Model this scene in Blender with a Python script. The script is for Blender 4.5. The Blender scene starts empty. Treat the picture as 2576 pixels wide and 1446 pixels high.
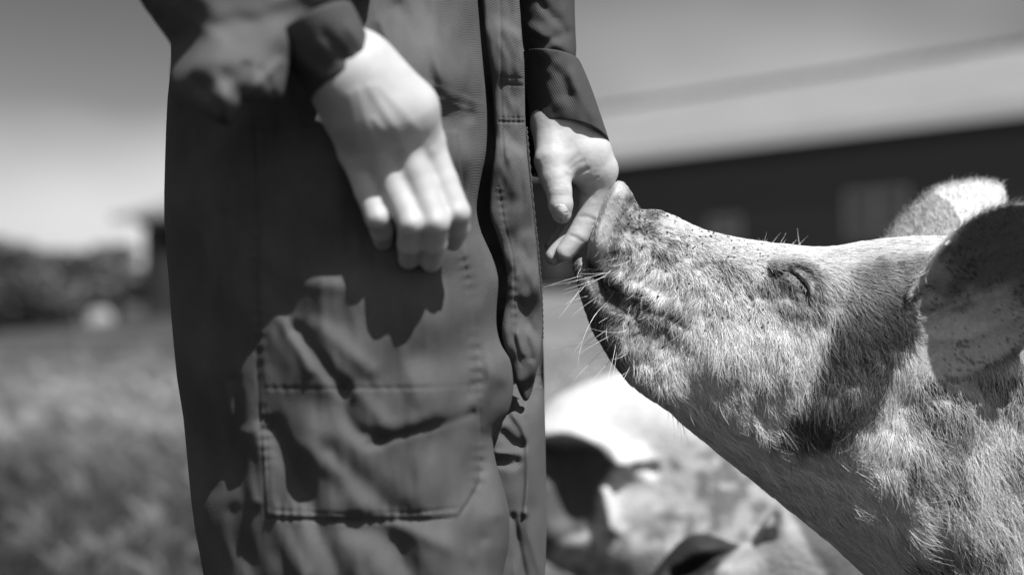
import bpy, math, random
import numpy as np
from mathutils import Vector, Matrix

random.seed(7)
rng = np.random.default_rng(7)
sc = bpy.context.scene
COL = sc.collection

# ------------------------------------------------------------------ camera
CAM_Z = 0.62
PITCH = math.radians(2.27)
cam_data = bpy.data.cameras.new("camera")
cam_data.lens = 50.0
cam_data.sensor_width = 36.0
cam_data.clip_start = 0.05
cam_data.clip_end = 3000.0
cam_data.dof.use_dof = True
cam_data.dof.focus_distance = 1.135
cam_data.dof.aperture_fstop = 2.5
cam = bpy.data.objects.new("camera", cam_data)
cam.location = (0, 0, CAM_Z)
cam.rotation_euler = (math.radians(90) + PITCH, 0, 0)
COL.objects.link(cam)
sc.camera = cam

# ------------------------------------------------------------------ light (black and white photograph: every light and colour is grey)
SUN_DIR = Vector((0.34, -0.54, 0.88)).normalized()      # towards the sun
elev = math.asin(SUN_DIR.z)
azim = math.atan2(SUN_DIR.x, SUN_DIR.y)
world = bpy.data.worlds.new("World")
sc.world = world
world.use_nodes = True
wn, wl = world.node_tree.nodes, world.node_tree.links
wn.clear()
sky = wn.new("ShaderNodeTexSky")
sky.sky_type = 'NISHITA'
sky.sun_disc = False
sky.sun_elevation = elev
sky.sun_rotation = azim
sky.altitude = 100
sky.air_density = 1.0
sky.dust_density = 1.3
sep = wn.new("ShaderNodeSeparateColor")
wl.new(sky.outputs[0], sep.inputs[0])
wtc = wn.new("ShaderNodeTexCoord")
pw = wn.new("ShaderNodeMath"); pw.operation = 'POWER'
wl.new(sep.outputs[0], pw.inputs[0])             # red channel only, with contrast, as a red filter shows the sky in black and white
pw.inputs[1].default_value = 1.9
mn = wn.new("ShaderNodeMath"); mn.operation = 'MINIMUM'
wl.new(pw.outputs[0], mn.inputs[0])
mn.inputs[1].default_value = 17.0                # the glow round the sun is lit by the sun lamp instead
wmap = wn.new("ShaderNodeMapping")
wmap.inputs['Scale'].default_value = (1.0, 1.0, 1.6)
wmap.inputs['Location'].default_value = (11.0, 8.0, 0.0)
wl.new(wtc.outputs['Generated'], wmap.inputs[0])
wnoi = wn.new("ShaderNodeTexNoise")
wnoi.inputs['Scale'].default_value = 2.0
wnoi.inputs['Detail'].default_value = 3.0
wl.new(wmap.outputs[0], wnoi.inputs['Vector'])
wr = wn.new("ShaderNodeMapRange")
wr.inputs['From Min'].default_value = 0.42
wr.inputs['From Max'].default_value = 0.70
wl.new(wnoi.outputs[0], wr.inputs[0])
wsx = wn.new("ShaderNodeSeparateXYZ")
wl.new(wtc.outputs['Generated'], wsx.inputs[0])
wlow = wn.new("ShaderNodeMapRange")              # thin cloud lies low over the horizon all round
wlow.interpolation_type = 'SMOOTHSTEP'
wlow.inputs['From Min'].default_value = 0.33
wlow.inputs['From Max'].default_value = 0.10
wl.new(wsx.outputs['Z'], wlow.inputs[0])
wmu = wn.new("ShaderNodeMath"); wmu.operation = 'MULTIPLY'
wl.new(wr.outputs[0], wmu.inputs[0]); wl.new(wlow.outputs[0], wmu.inputs[1])
wmix = wn.new("ShaderNodeMix")
wmix.data_type = 'FLOAT'
wl.new(wmu.outputs[0], wmix.inputs['Factor'])
wl.new(mn.outputs[0], wmix.inputs['A'])
wmix.inputs['B'].default_value = 27.0
bg = wn.new("ShaderNodeBackground")
bg.inputs['Strength'].default_value = 0.0275
wl.new(wmix.outputs['Result'], bg.inputs['Color'])
wo = wn.new("ShaderNodeOutputWorld")
wl.new(bg.outputs[0], wo.inputs[0])

sun_data = bpy.data.lights.new("sun", 'SUN')
sun_data.energy = 5.0
sun_data.angle = math.radians(0.55)
sun_data.color = (1, 1, 1)
sun = bpy.data.objects.new("sun", sun_data)
sun.rotation_euler = SUN_DIR.to_track_quat('Z', 'Y').to_euler()
sun.location = (3, -3, 6)
COL.objects.link(sun)

vs = sc.view_settings
vs.view_transform = 'Standard'
vs.look = 'None'
vs.exposure = 0.27
vs.gamma = 1.0
vs.use_curve_mapping = False
try:
    sc.cycles_curves.shape = 'RIBBONS'
except Exception:
    pass

# ------------------------------------------------------------------ helpers
F = 50.0 / 36.0 * 2576.0           # focal length in units of 1/2576 of the picture width
FW = np.array([0, math.cos(PITCH), math.sin(PITCH)])
UP = np.array([0, -math.sin(PITCH), math.cos(PITCH)])


def P(px, py, d):
    """world point seen at (px, py) at the distance d along the view axis"""
    u, v = (px - 1288.0) / F, (723.0 - py) / F
    return np.array([d * u, 0, CAM_Z]) + d * (FW + UP * v)


def PA(px, py, d):
    u, v = (px - 1288.0) / F, (723.0 - py) / F
    out = np.empty((len(px), 3))
    out[:, 0] = d * u
    out[:, 1] = d * (FW[1] + UP[1] * v)
    out[:, 2] = CAM_Z + d * (FW[2] + UP[2] * v)
    return out


def mesh_obj(name, verts, faces, mat, parent=None, smooth=True):
    me = bpy.data.meshes.new(name)
    verts = np.asarray(verts, dtype=np.float32)
    if isinstance(faces, np.ndarray):
        n, k = faces.shape
        me.vertices.add(len(verts))
        me.vertices.foreach_set('co', verts.ravel())
        me.loops.add(n * k)
        me.loops.foreach_set('vertex_index', faces.astype(np.int32).ravel())
        me.polygons.add(n)
        me.polygons.foreach_set('loop_start', np.arange(0, n * k, k, dtype=np.int32))
        me.update(calc_edges=True)
    else:
        me.from_pydata([tuple(v) for v in verts.tolist()], [], faces)
    if smooth:
        me.polygons.foreach_set('use_smooth', np.ones(len(me.polygons), dtype=bool))
    me.validate()
    me.update()
    if mat is not None:
        me.materials.append(mat)
    o = bpy.data.objects.new(name, me)
    COL.objects.link(o)
    if parent is not None:
        o.parent = parent
    return o


def tag(o, label=None, category=None, group=None, kind=None):
    for k, v in (('label', label), ('category', category), ('group', group), ('kind', kind)):
        if v:
            o[k] = v
    return o


def empty(name, label=None, category=None, group=None):
    """parts are modelled in world coordinates, so the Empty stays at the origin"""
    o = bpy.data.objects.new(name, None)
    o.empty_display_size = 0.1
    COL.objects.link(o)
    return tag(o, label, category, group)


def put_attr(o, name, arr):
    a = o.data.attributes.new(name, 'FLOAT', 'POINT')
    a.data.foreach_set('value', np.asarray(arr, dtype=np.float32))


_lat = {}
def vnoise(x, y, seed=0):
    if seed not in _lat:
        _lat[seed] = np.random.default_rng(1000 + seed).random((256, 256)) * 2 - 1
    L = _lat[seed]
    xi, yi = np.floor(x).astype(int), np.floor(y).astype(int)
    fx, fy = x - xi, y - yi
    fx, fy = fx * fx * (3 - 2 * fx), fy * fy * (3 - 2 * fy)
    a, b = L[xi % 256, yi % 256], L[(xi + 1) % 256, yi % 256]
    c, d = L[xi % 256, (yi + 1) % 256], L[(xi + 1) % 256, (yi + 1) % 256]
    return (a * (1 - fx) + b * fx) * (1 - fy) + (c * (1 - fx) + d * fx) * fy


def fbm(x, y, seed=0, octaves=3):
    r, amp = 0, 1.0
    for i in range(octaves):
        r = r + amp * vnoise(x * 2 ** i, y * 2 ** i, seed + i)
        amp *= 0.5
    return r


def spline(pts, n=6, closed=False):
    p = np.asarray(pts, dtype=float)
    out = []
    m = len(p)
    rngi = range(m) if closed else range(m - 1)
    for i in rngi:
        if closed:
            p0, p1, p2, p3 = p[(i - 1) % m], p[i], p[(i + 1) % m], p[(i + 2) % m]
        else:
            p0, p1, p2, p3 = p[max(i - 1, 0)], p[i], p[i + 1], p[min(i + 2, m - 1)]
        for t in np.arange(n) / n:
            out.append(0.5 * ((2 * p1) + (-p0 + p2) * t + (2 * p0 - 5 * p1 + 4 * p2 - p3) * t * t + (-p0 + 3 * p1 - 3 * p2 + p3) * t ** 3))
    if not closed:
        out.append(p[-1])
    return np.array(out)


def seg_dist(x, y, pts):
    """distance of points (x, y) from a polyline, and the arc length at the nearest place"""
    best = np.full(x.shape, 1e18)
    arc = np.zeros(x.shape)
    s0 = 0.0
    for a, b in zip(pts[:-1], pts[1:]):
        ab = b - a
        L2 = float(ab @ ab) + 1e-12
        t = np.clip(((x - a[0]) * ab[0] + (y - a[1]) * ab[1]) / L2, 0, 1)
        d2 = (x - a[0] - t * ab[0]) ** 2 + (y - a[1] - t * ab[1]) ** 2
        m = d2 < best
        best = np.where(m, d2, best)
        arc = np.where(m, s0 + t * math.sqrt(L2), arc)
        s0 += math.sqrt(L2)
    return np.sqrt(best), arc


def poly_sd(x, y, poly):
    """signed distance to a closed polygon, positive inside"""
    d, _ = seg_dist(x, y, np.vstack([poly, poly[:1]]))
    inside = np.zeros(x.shape, dtype=bool)
    n = len(poly)
    for i in range(n):
        x1, y1 = poly[i]
        x2, y2 = poly[(i + 1) % n]
        if y1 == y2:
            continue
        c = ((y1 > y) != (y2 > y)) & (x < (x2 - x1) * (y - y1) / (y2 - y1) + x1)
        inside ^= c
    return np.where(inside, d, -d)


def idw(x, y, ctrl, vals, p=3.0, soft=30.0):
    ctrl = np.asarray(ctrl, dtype=float)
    vals = np.asarray(vals, dtype=float)
    num = np.zeros(x.shape + vals.shape[1:])
    den = np.zeros(x.shape)
    for c, v in zip(ctrl, vals):
        w = 1.0 / (((x - c[0]) ** 2 + (y - c[1]) ** 2) + soft) ** (p / 2)
        num += w[..., None] * v if vals.ndim > 1 else w * v
        den += w
    return num / (den[..., None] if vals.ndim > 1 else den)


def surface_nets(Fv, X, Y, Z):
    """Fv < 0 inside, on a rectilinear grid with the coordinates X, Y, Z. Returns vertices in grid coordinates and quads."""
    S = Fv < 0
    nx, ny, nz = Fv.shape
    cnt = np.zeros((nx - 1, ny - 1, nz - 1), dtype=np.int8)
    for i in (0, 1):
        for j in (0, 1):
            for k in (0, 1):
                cnt += S[i:nx - 1 + i, j:ny - 1 + j, k:nz - 1 + k]
    act = (cnt > 0) & (cnt < 8)
    ci, cj, ck = np.nonzero(act)
    idx = np.full(act.shape, -1, dtype=np.int64)
    idx[ci, cj, ck] = np.arange(len(ci))
    acc = np.zeros((len(ci), 3))
    num = np.zeros(len(ci))
    corners = [(i, j, k) for i in (0, 1) for j in (0, 1) for k in (0, 1)]
    for a in corners:
        for ax in range(3):
            if a[ax] == 1:
                continue
            b = list(a)
            b[ax] = 1
            fa = Fv[ci + a[0], cj + a[1], ck + a[2]]
            fb = Fv[ci + b[0], cj + b[1], ck + b[2]]
            m = (fa < 0) != (fb < 0)
            t = np.where(m, fa / np.where(m, fa - fb, 1), 0)
            pa = np.stack([X[ci + a[0]], Y[cj + a[1]], Z[ck + a[2]]], 1)
            pb = np.stack([X[ci + b[0]], Y[cj + b[1]], Z[ck + b[2]]], 1)
            acc += np.where(m[:, None], pa + (pb - pa) * t[:, None], 0)
            num += m
    V = acc / num[:, None]
    quads = []
    for ax in range(3):
        sl0 = [slice(None)] * 3
        sl1 = [slice(None)] * 3
        sl0[ax] = slice(0, -1)
        sl1[ax] = slice(1, None)
        A, B = S[tuple(sl0)], S[tuple(sl1)]
        o1, o2 = [(1, 2), (2, 0), (0, 1)][ax]
        ii = np.array(np.nonzero(A != B)).T
        lim = [nx - 1, ny - 1, nz - 1]
        ok = (ii[:, o1] > 0) & (ii[:, o2] > 0) & (ii[:, o1] < lim[o1]) & (ii[:, o2] < lim[o2])
        ii = ii[ok]
        e1 = np.zeros(3, int); e1[o1] = 1
        e2 = np.zeros(3, int); e2[o2] = 1
        q = np.stack([idx[tuple((ii - e1 - e2).T)], idx[tuple((ii - e2).T)], idx[tuple(ii.T)], idx[tuple((ii - e1).T)]], 1)
        a = A[tuple(ii.T)]
        q[~a] = q[~a][:, ::-1]
        quads.append(q)
    return V, np.vstack(quads)


def relax(V, Q, it=2, lam=0.5):
    n = len(V)
    for _ in range(it):
        s = np.zeros_like(V)
        c = np.zeros(n)
        for a, b in ((0, 1), (1, 2), (2, 3), (3, 0)):
            for p, q in ((a, b), (b, a)):
                for k in range(3):
                    s[:, k] += np.bincount(Q[:, p], V[Q[:, q], k], n)
                c += np.bincount(Q[:, p], minlength=n)
        V = V + lam * (s / np.maximum(c, 1)[:, None] - V)
    return V


def normals(V, Q):
    fn = np.cross(V[Q[:, 2]] - V[Q[:, 0]], V[Q[:, 3]] - V[Q[:, 1]])
    N = np.zeros_like(V)
    for k in range(3):
        for c in range(4):
            N[:, k] += np.bincount(Q[:, c], fn[:, k], len(V))
    return N / (np.linalg.norm(N, axis=1)[:, None] + 1e-20)


def smin(a, b, k):
    h = np.clip(0.5 + 0.5 * (b - a) / k, 0, 1)
    return b * (1 - h) + a * h - k * h * (1 - h)


def graded(segs):
    """segs: (start, end, step) one after the other"""
    out = []
    for a, b, st in segs:
        n = max(1, int(round((b - a) / st)))
        out += list(np.linspace(a, b, n, endpoint=False))
    out.append(segs[-1][1])
    return np.array(out)


def cone_sdf(x, y, z, a, b, ra, rb):
    """tapered capsule, good enough as a distance"""
    ab = b - a
    L2 = float(ab @ ab) + 1e-12
    t = np.clip(((x - a[0]) * ab[0] + (y - a[1]) * ab[1] + (z - a[2]) * ab[2]) / L2, 0, 1)
    d = np.sqrt((x - a[0] - t * ab[0]) ** 2 + (y - a[1] - t * ab[1]) ** 2 + (z - a[2] - t * ab[2]) ** 2)
    return d - (ra + (rb - ra) * t)


def inflate(gx, gy, gz, poly, s, W, R, yc):
    """solid whose outline is the polygon (px, py), half thickness W, edge rounding R, middle at the depth yc. All fields on the 2D grid."""
    d2 = poly_sd(gx, gy, poly) * s
    for _ in range(2):
        d2[1:-1, 1:-1] = (d2[1:-1, 1:-1] * 2 + d2[:-2, 1:-1] + d2[2:, 1:-1] + d2[1:-1, :-2] + d2[1:-1, 2:]) / 6
    e = 1 - np.minimum(d2 / R, 1.0)
    q = np.sqrt(e[:, :, None] ** 2 + ((gz[None, None, :] - yc[:, :, None]) / W[:, :, None]) ** 2)
    return ((q - 1) * (0.5 * (np.minimum(R, W) + W))[:, :, None]).astype(np.float32)


# ------------------------------------------------------------------ materials
def mat_new(name):
    m = bpy.data.materials.new(name)
    m.use_nodes = True
    nt = m.node_tree
    return m, nt.nodes, nt.links, nt.nodes['Principled BSDF']


def set_spec(b, v):
    if 'Specular IOR Level' in b.inputs:
        b.inputs['Specular IOR Level'].default_value = v


def grey_mat(name, v, rough=0.8, var=0.25, scale=20.0, bump=0.0, bscale=200.0, bdist=0.001, spec=0.3, attr=None, metallic=0.0, detail=4.0, stretch=None):
    m, n, l, b = mat_new(name)
    b.inputs['Roughness'].default_value = rough
    b.inputs['Metallic'].default_value = metallic
    set_spec(b, spec)
    tc = n.new('ShaderNodeTexCoord')
    src = tc.outputs['Object']
    if stretch:
        mp = n.new('ShaderNodeMapping')
        mp.inputs['Scale'].default_value = stretch
        l.new(src, mp.inputs[0])
        src = mp.outputs[0]
    no = n.new('ShaderNodeTexNoise')
    no.inputs['Scale'].default_value = scale
    no.inputs['Detail'].default_value = detail
    l.new(src, no.inputs['Vector'])
    mr = n.new('ShaderNodeMapRange')
    mr.inputs['From Min'].default_value = 0.25
    mr.inputs['From Max'].default_value = 0.75
    mr.inputs['To Min'].default_value = v * (1 - var)
    mr.inputs['To Max'].default_value = v * (1 + var)
    l.new(no.outputs[0], mr.inputs[0])
    out = mr.outputs[0]
    if attr:
        at = n.new('ShaderNodeAttribute')
        at.attribute_name = attr
        mu = n.new('ShaderNodeMath')
        mu.operation = 'MULTIPLY'
        l.new(at.outputs['Fac'], mu.inputs[0])
        l.new(out, mu.inputs[1])
        out = mu.outputs[0]
    l.new(out, b.inputs['Base Color'])
    if bump:
        nb = n.new('ShaderNodeTexNoise')
        nb.inputs['Scale'].default_value = bscale
        nb.inputs['Detail'].default_value = 3
        l.new(src, nb.inputs['Vector'])
        bp = n.new('ShaderNodeBump')
        bp.inputs['Strength'].default_value = bump
        bp.inputs['Distance'].default_value = bdist
        l.new(nb.outputs[0], bp.inputs['Height'])
        l.new(bp.outputs[0], b.inputs['Normal'])
    return m


def cloth_mat(name, v, angle=28.0):
    m, n, l, b = mat_new(name)
    b.inputs['Roughness'].default_value = 0.9
    set_spec(b, 0.03)
    if 'Sheen Weight' in b.inputs:
        b.inputs['Sheen Weight'].default_value = 0.02
        b.inputs['Sheen Roughness'].default_value = 0.5
    tc = n.new('ShaderNodeTexCoord')
    mp = n.new('ShaderNodeMapping')
    mp.inputs['Rotation'].default_value = (0, math.radians(angle), 0)
    l.new(tc.outputs['Object'], mp.inputs[0])
    wv = n.new('ShaderNodeTexWave')
    wv.wave_type = 'BANDS'
    wv.bands_direction = 'Z'
    wv.inputs['Scale'].default_value = 190.0
    wv.inputs['Distortion'].default_value = 0.5
    wv.inputs['Detail'].default_value = 1.0
    l.new(mp.outputs[0], wv.inputs['Vector'])
    no = n.new('ShaderNodeTexNoise')
    no.inputs['Scale'].default_value = 1500.0
    no.inputs['Detail'].default_value = 2.0
    l.new(tc.outputs['Object'], no.inputs['Vector'])
    n2 = n.new('ShaderNodeTexNoise')
    n2.inputs['Scale'].default_value = 14.0
    n2.inputs['Detail'].default_value = 5.0
    l.new(tc.outputs['Object'], n2.inputs['Vector'])
    add = n.new('ShaderNodeMath'); add.operation = 'MULTIPLY_ADD'
    l.new(wv.outputs['Fac'], add.inputs[0]); add.inputs[1].default_value = 0.5; l.new(no.outputs[0], add.inputs[2])
    mr = n.new('ShaderNodeMapRange')
    mr.inputs['From Min'].default_value = 0.3
    mr.inputs['From Max'].default_value = 1.15
    mr.inputs['To Min'].default_value = v * 0.72
    mr.inputs['To Max'].default_value = v * 1.25
    l.new(add.outputs[0], mr.inputs[0])
    m2 = n.new('ShaderNodeMapRange')
    m2.inputs['From Min'].default_value = 0.3
    m2.inputs['From Max'].default_value = 0.7
    m2.inputs['To Min'].default_value = 0.72
    m2.inputs['To Max'].default_value = 1.22
    l.new(n2.outputs[0], m2.inputs[0])
    mu = n.new('ShaderNodeMath'); mu.operation = 'MULTIPLY'
    l.new(mr.outputs[0], mu.inputs[0]); l.new(m2.outputs[0], mu.inputs[1])
    l.new(mu.outputs[0], b.inputs['Base Color'])
    bp = n.new('ShaderNodeBump')
    bp.inputs['Strength'].default_value = 0.55
    bp.inputs['Distance'].default_value = 0.0006
    l.new(add.outputs[0], bp.inputs['Height'])
    l.new(bp.outputs[0], b.inputs['Normal'])
    return m


def skin_mat(name, v, rough, sss, bump, bscale, attr=None, var=0.08, scale=60.0, spec=0.4, dist=0.0006):
    m = grey_mat(name, v, rough=rough, var=var, scale=scale, bump=bump, bscale=bscale, bdist=dist, spec=spec, attr=attr)
    b = m.node_tree.nodes['Principled BSDF']
    b.inputs['Subsurface Weight'].default_value = sss
    b.inputs['Subsurface Radius'].default_value = (1, 1, 1)
    b.inputs['Subsurface Scale'].default_value = 0.004
    return m


M_cloth = cloth_mat('coverall_twill', 0.108)
M_cuff = cloth_mat('coverall_cuff_twill', 0.075, angle=-60)
M_thread = grey_mat('stitch_thread', 0.07, scale=900)
M_skin = skin_mat('human_skin', 0.50, 0.55, 0.22, 0.3, 1100.0, attr='tone', dist=0.0003)
M_nail = skin_mat('nail_plate', 0.52, 0.42, 0.1, 0.05, 200.0, var=0.03, spec=0.6)
M_pig = skin_mat('pig_skin', 1.0, 0.44, 0.08, 0.35, 500.0, attr='tone', var=0.16, scale=240.0, dist=0.0012)
M_eye = grey_mat('pig_eye', 0.012, rough=0.08, spec=0.7)
M_boot = grey_mat('rubber_boot', 0.03, rough=0.4)


def hair_mat(name, rough=0.45):
    m, n, l, b = mat_new(name)
    at = n.new('ShaderNodeAttribute'); at.attribute_name = 'tone'
    l.new(at.outputs['Fac'], b.inputs['Base Color'])
    b.inputs['Roughness'].default_value = rough
    set_spec(b, 0.5)
    return m


M_hair = hair_mat('pig_bristle')

# ------------------------------------------------------------------ terrain
def sstep(a, b, x):
    t = np.clip((x - a) / (b - a), 0, 1)
    return t * t * (3 - 2 * t)


def ground_z(x, y):
    r = np.maximum(y - 3.0, 0)
    z = 0.0185 * r
    z = np.where(r > 50, 0.925 + (r - 50) * 0.012, z)
    z = np.where(r > 110, 1.645, z)
    z = z + 1.12 * sstep(7.0, 25.0, y) * sstep(-15.0, 1.0, x)
    return z + 0.02 * vnoise(x * 0.8, y * 0.8, 3)


gx = graded([(-500, -60, 40), (-60, -12, 3), (-12, 12, 0.4), (12, 60, 3), (60, 500, 40)])
gy = graded([(-60, -4, 6), (-4, 30, 0.4), (30, 140, 3), (140, 900, 50)])
GX, GY = np.meshgrid(gx, gy, indexing='ij')
GZ = ground_z(GX, GY)
V = np.stack([GX.ravel(), GY.ravel(), GZ.ravel()], 1)
ni, nj = GX.shape
I, J = np.meshgrid(np.arange(ni - 1), np.arange(nj - 1), indexing='ij')
I, J = I.ravel(), J.ravel()
Q = np.stack([I * nj + J, (I + 1) * nj + J, (I + 1) * nj + J + 1, I * nj + J + 1], 1)
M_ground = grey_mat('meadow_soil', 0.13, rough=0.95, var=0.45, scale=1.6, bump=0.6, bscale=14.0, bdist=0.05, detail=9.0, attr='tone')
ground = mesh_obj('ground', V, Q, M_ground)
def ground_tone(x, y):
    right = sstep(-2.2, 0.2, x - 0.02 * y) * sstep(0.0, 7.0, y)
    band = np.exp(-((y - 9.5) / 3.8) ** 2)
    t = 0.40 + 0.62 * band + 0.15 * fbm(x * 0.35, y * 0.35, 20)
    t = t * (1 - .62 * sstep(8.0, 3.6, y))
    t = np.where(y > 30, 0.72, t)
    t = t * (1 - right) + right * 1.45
    return t * (1 - .72 * sstep(3.8, 2.6, np.hypot(x, y)))      # unseen near ground, darkened to cut bounced fill light
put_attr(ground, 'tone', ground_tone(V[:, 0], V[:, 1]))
tag(ground, kind='structure')

# grass blades in the meadow
NB = 150000
by = 2.4 + 12 * rng.random(NB) ** 1.5
bx = -(0.05 + rng.random(NB)) * 0.40 * by - 0.02 * by + 0.15
bx = np.where(rng.random(NB) < 0.10, (0.02 + 0.36 * rng.random(NB)) * by, bx)
cl = fbm(bx * 10, by * 6.5, 40, 3) * .8
keep = cl > -0.35 + 0.3 * rng.random(NB)
bx, by, cl = bx[keep], by[keep], cl[keep]
NB = len(bx)
bz = ground_z(bx, by) - 0.003
hh = (0.04 + 0.07 * rng.random(NB)) * np.clip(0.7 + 0.8 * cl, .3, 2)
ang = rng.random(NB) * math.tau
lean = 0.2 + 0.9 * rng.random(NB)
w = 0.002 + 0.005 * rng.random(NB)
dx, dy = np.cos(ang), np.sin(ang)
v0 = np.stack([bx - dy * w, by + dx * w, bz], 1)
v1 = np.stack([bx + dy * w, by - dx * w, bz], 1)
v2 = np.stack([bx + dy * w * .8 + dx * hh * lean * .35, by - dx * w * .8 + dy * hh * lean * .35, bz + hh * .6], 1)
v3 = np.stack([bx + dx * hh * lean, by + dy * hh * lean, bz + hh], 1)
GV = np.stack([v0, v1, v2, v3], 1).reshape(-1, 3)
GQ = np.arange(NB * 4).reshape(-1, 4)
M_grass = grey_mat('grass_blades', 0.205, rough=0.6, var=0.35, scale=3.0, attr='tone')
grass = mesh_obj('grass', GV, GQ, M_grass, smooth=False)
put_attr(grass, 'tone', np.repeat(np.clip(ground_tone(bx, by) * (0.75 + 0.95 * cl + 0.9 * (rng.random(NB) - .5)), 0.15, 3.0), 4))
tag(grass, 'short meadow grass covering the field around the pigs', 'grass', kind='stuff')

# ------------------------------------------------------------------ barn
def box(name, c0, c1, mat, parent, basis=None, org=None):
    x0, y0, z0 = c0
    x1, y1, z1 = c1
    vs_ = [(x0, y0, z0), (x1, y0, z0), (x1, y1, z0), (x0, y1, z0), (x0, y0, z1), (x1, y0, z1), (x1, y1, z1), (x0, y1, z1)]
    fs = [(0, 3, 2, 1), (4, 5, 6, 7), (0, 1, 5, 4), (1, 2, 6, 5), (2, 3, 7, 6), (3, 0, 4, 7)]
    if basis is not None:
        vs_ = [org + basis[0] * a + basis[1] * b + basis[2] * c for a, b, c in vs_]
    return mesh_obj(name, np.array(vs_), fs, mat, parent, smooth=False)


M_board = grey_mat('barn_board_paint', 0.075, rough=0.85, var=0.3, scale=3.0, bump=0.3, bscale=30, bdist=0.004)
M_board2 = grey_mat('barn_board_weathered', 0.030, rough=0.85, var=0.3, scale=2.0)
M_plinth = grey_mat('barn_plinth', 0.16, rough=0.9, var=0.3, scale=3.0)
M_roof = grey_mat('roof_sheet', 0.31, rough=0.45, var=0.10, scale=0.7, spec=0.5)
M_ridge = grey_mat('ridge_dark', 0.14, rough=0.6, var=0.1)
M_fascia = grey_mat('fascia_paint', 0.66, rough=0.5, var=0.05)
M_glass = grey_mat('window_glass', 0.11, rough=0.3, var=0.1, spec=0.4)
M_frame = grey_mat('window_frame_paint', 0.34, rough=0.6, var=0.1)

BO = np.array([7.9, 22.0, 0.0])
bu = np.array([-1, 1, 0]) / math.sqrt(2)      # along the wall, away to the left
bv = np.array([1, 1, 0]) / math.sqrt(2)       # into the barn
bw = np.array([0, 0, 1.0])
BAS = (bu, bv, bw)
barn = empty('barn', 'long dark boarded barn with a pale metal roof behind the pigs', 'barn')
ZF, ZE, ZR, HW = 1.35, 4.10, 6.55, 6.0
U0, U1 = -14.0, 26.0
# wall core (set back) and boards in front of it
box('wall', (U0, 0.05, ZF - 1.5), (U1, HW * 2, ZE + 0.02), M_board2, barn, BAS, BO)
gab = np.array([BO + bu * u + bv * v + bw * z for u in (U0, U1) for v, z in ((0.05, ZE - .02), (2 * HW, ZE - .02), (HW, ZR - .12))])
mesh_obj('gable', gab, [(0, 1, 2), (5, 4, 3), (0, 2, 5, 3), (1, 4, 5, 2)], M_board2, barn, smooth=False)
box('plinth', (U0, -0.02, ZF - 1.4), (U1, 0.048, ZF + 0.38), M_plinth, barn, BAS, BO)
bd = None
n = 0
u = U0
while u < U1 - 0.2:
    wdt = 0.20
    if bd is None:
        bd = box('board', (0, 0.0, ZF + 0.38), (wdt - 0.012, 0.045, ZE + 0.015), M_board, barn, BAS, BO * 0)
        me0 = bd.data
        o = bd
    else:
        o = bpy.data.objects.new('board', me0)
        COL.objects.link(o)
        o.parent = barn
    o.location = BO + bu * u + bv * (0.006 * random.random())
    u += wdt
    n += 1
# roof: two slopes, standing seams
def slope(side):
    v_e = -0.75 if side > 0 else 2 * HW + 0.75
    z_e = ZE + 0.12
    A0, A1 = BO + bu * (U0 - .4) + bv * v_e + bw * z_e, BO + bu * (U1 + .4) + bv * v_e + bw * z_e
    B0, B1 = BO + bu * (U0 - .4) + bv * HW + bw * ZR, BO + bu * (U1 + .4) + bv * HW + bw * ZR
    dn = bw * -0.10
    vs_ = [A0, A1, B1, B0, A0 + dn, A1 + dn, B1 + dn, B0 + dn]
    mesh_obj('roof', np.array(vs_), [(0, 1, 2, 3), (7, 6, 5, 4), (0, 4, 5, 1), (1, 5, 6, 2), (2, 6, 7, 3), (3, 7, 4, 0)], M_roof, barn, smooth=False)
    sl = (B0 - A0)
    SV, SF = [], []
    k = 0
    uu = 0.3
    L = U1 - U0
    nrm = np.cross(bu, sl); nrm /= np.linalg.norm(nrm)
    if nrm[2] < 0:
        nrm = -nrm
    while uu < L:
        a = A0 + bu * uu
        q = [a + nrm * .002, a + bu * .04 + nrm * .002, a + bu * .04 + sl + nrm * .002, a + sl + nrm * .002]
        q += [p + nrm * 0.035 for p in q]
        SV += q
        b0 = k * 8
        SF += [(b0 + 4, b0 + 5, b0 + 6, b0 + 7), (b0, b0 + 1, b0 + 5, b0 + 4), (b0 + 1, b0 + 2, b0 + 6, b0 + 5), (b0 + 3, b0, b0 + 4, b0 + 7)]
        k += 1
        uu += 0.45
    mesh_obj('roof_seam', np.array(SV), SF, M_roof, barn, smooth=False)['kind'] = 'stuff'
slope(1)
slope(-1)
box('ridge_cap', (U0 - .45, HW - 0.07, ZR - 0.03), (U1 + .45, HW + 0.07, ZR + 0.11), M_ridge, barn, BAS, BO)
box('fascia', (U0 - .4, -0.80, ZE - 0.07), (U1 + .4, -0.753, ZE + 0.17), M_fascia, barn, BAS, BO)

def barn_u(px, z):
    """where along the wall a ray through column px meets it"""
    t = (px - 1288.0) / F
    # BO + bu*u : x = 7.9 - u/s2, y = 22 + u/s2
    s2 = math.sqrt(2)
    return (BO[0] - t * BO[1]) / (1 / s2 + t / s2)

def barn_window(px0, px1, z0, z1):
    ua, ub = barn_u(px1, 0), barn_u(px0, 0)
    fr = box('window', (ua, -0.05, z0), (ub, -0.002, z1), M_frame, barn, BAS, BO)
    um, zm = (ua + ub) / 2, (z0 + z1) / 2
    for a0, a1 in ((ua + .07, um - .04), (um + .04, ub - .07)):
        for c0, c1 in ((z0 + .07, zm - .03), (zm + .03, z1 - .07)):
            box('pane', (a0, -0.056, c0), (a1, -0.052, c1), M_glass, fr, BAS, BO)
barn_window(2132, 2292, 2.42, 3.22)
barn_window(1785, 1868, 2.42, 2.95)
barn_window(1385, 1432, 1.95, 2.6)
barn_window(2720, 2900, 2.42, 3.22)

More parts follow.
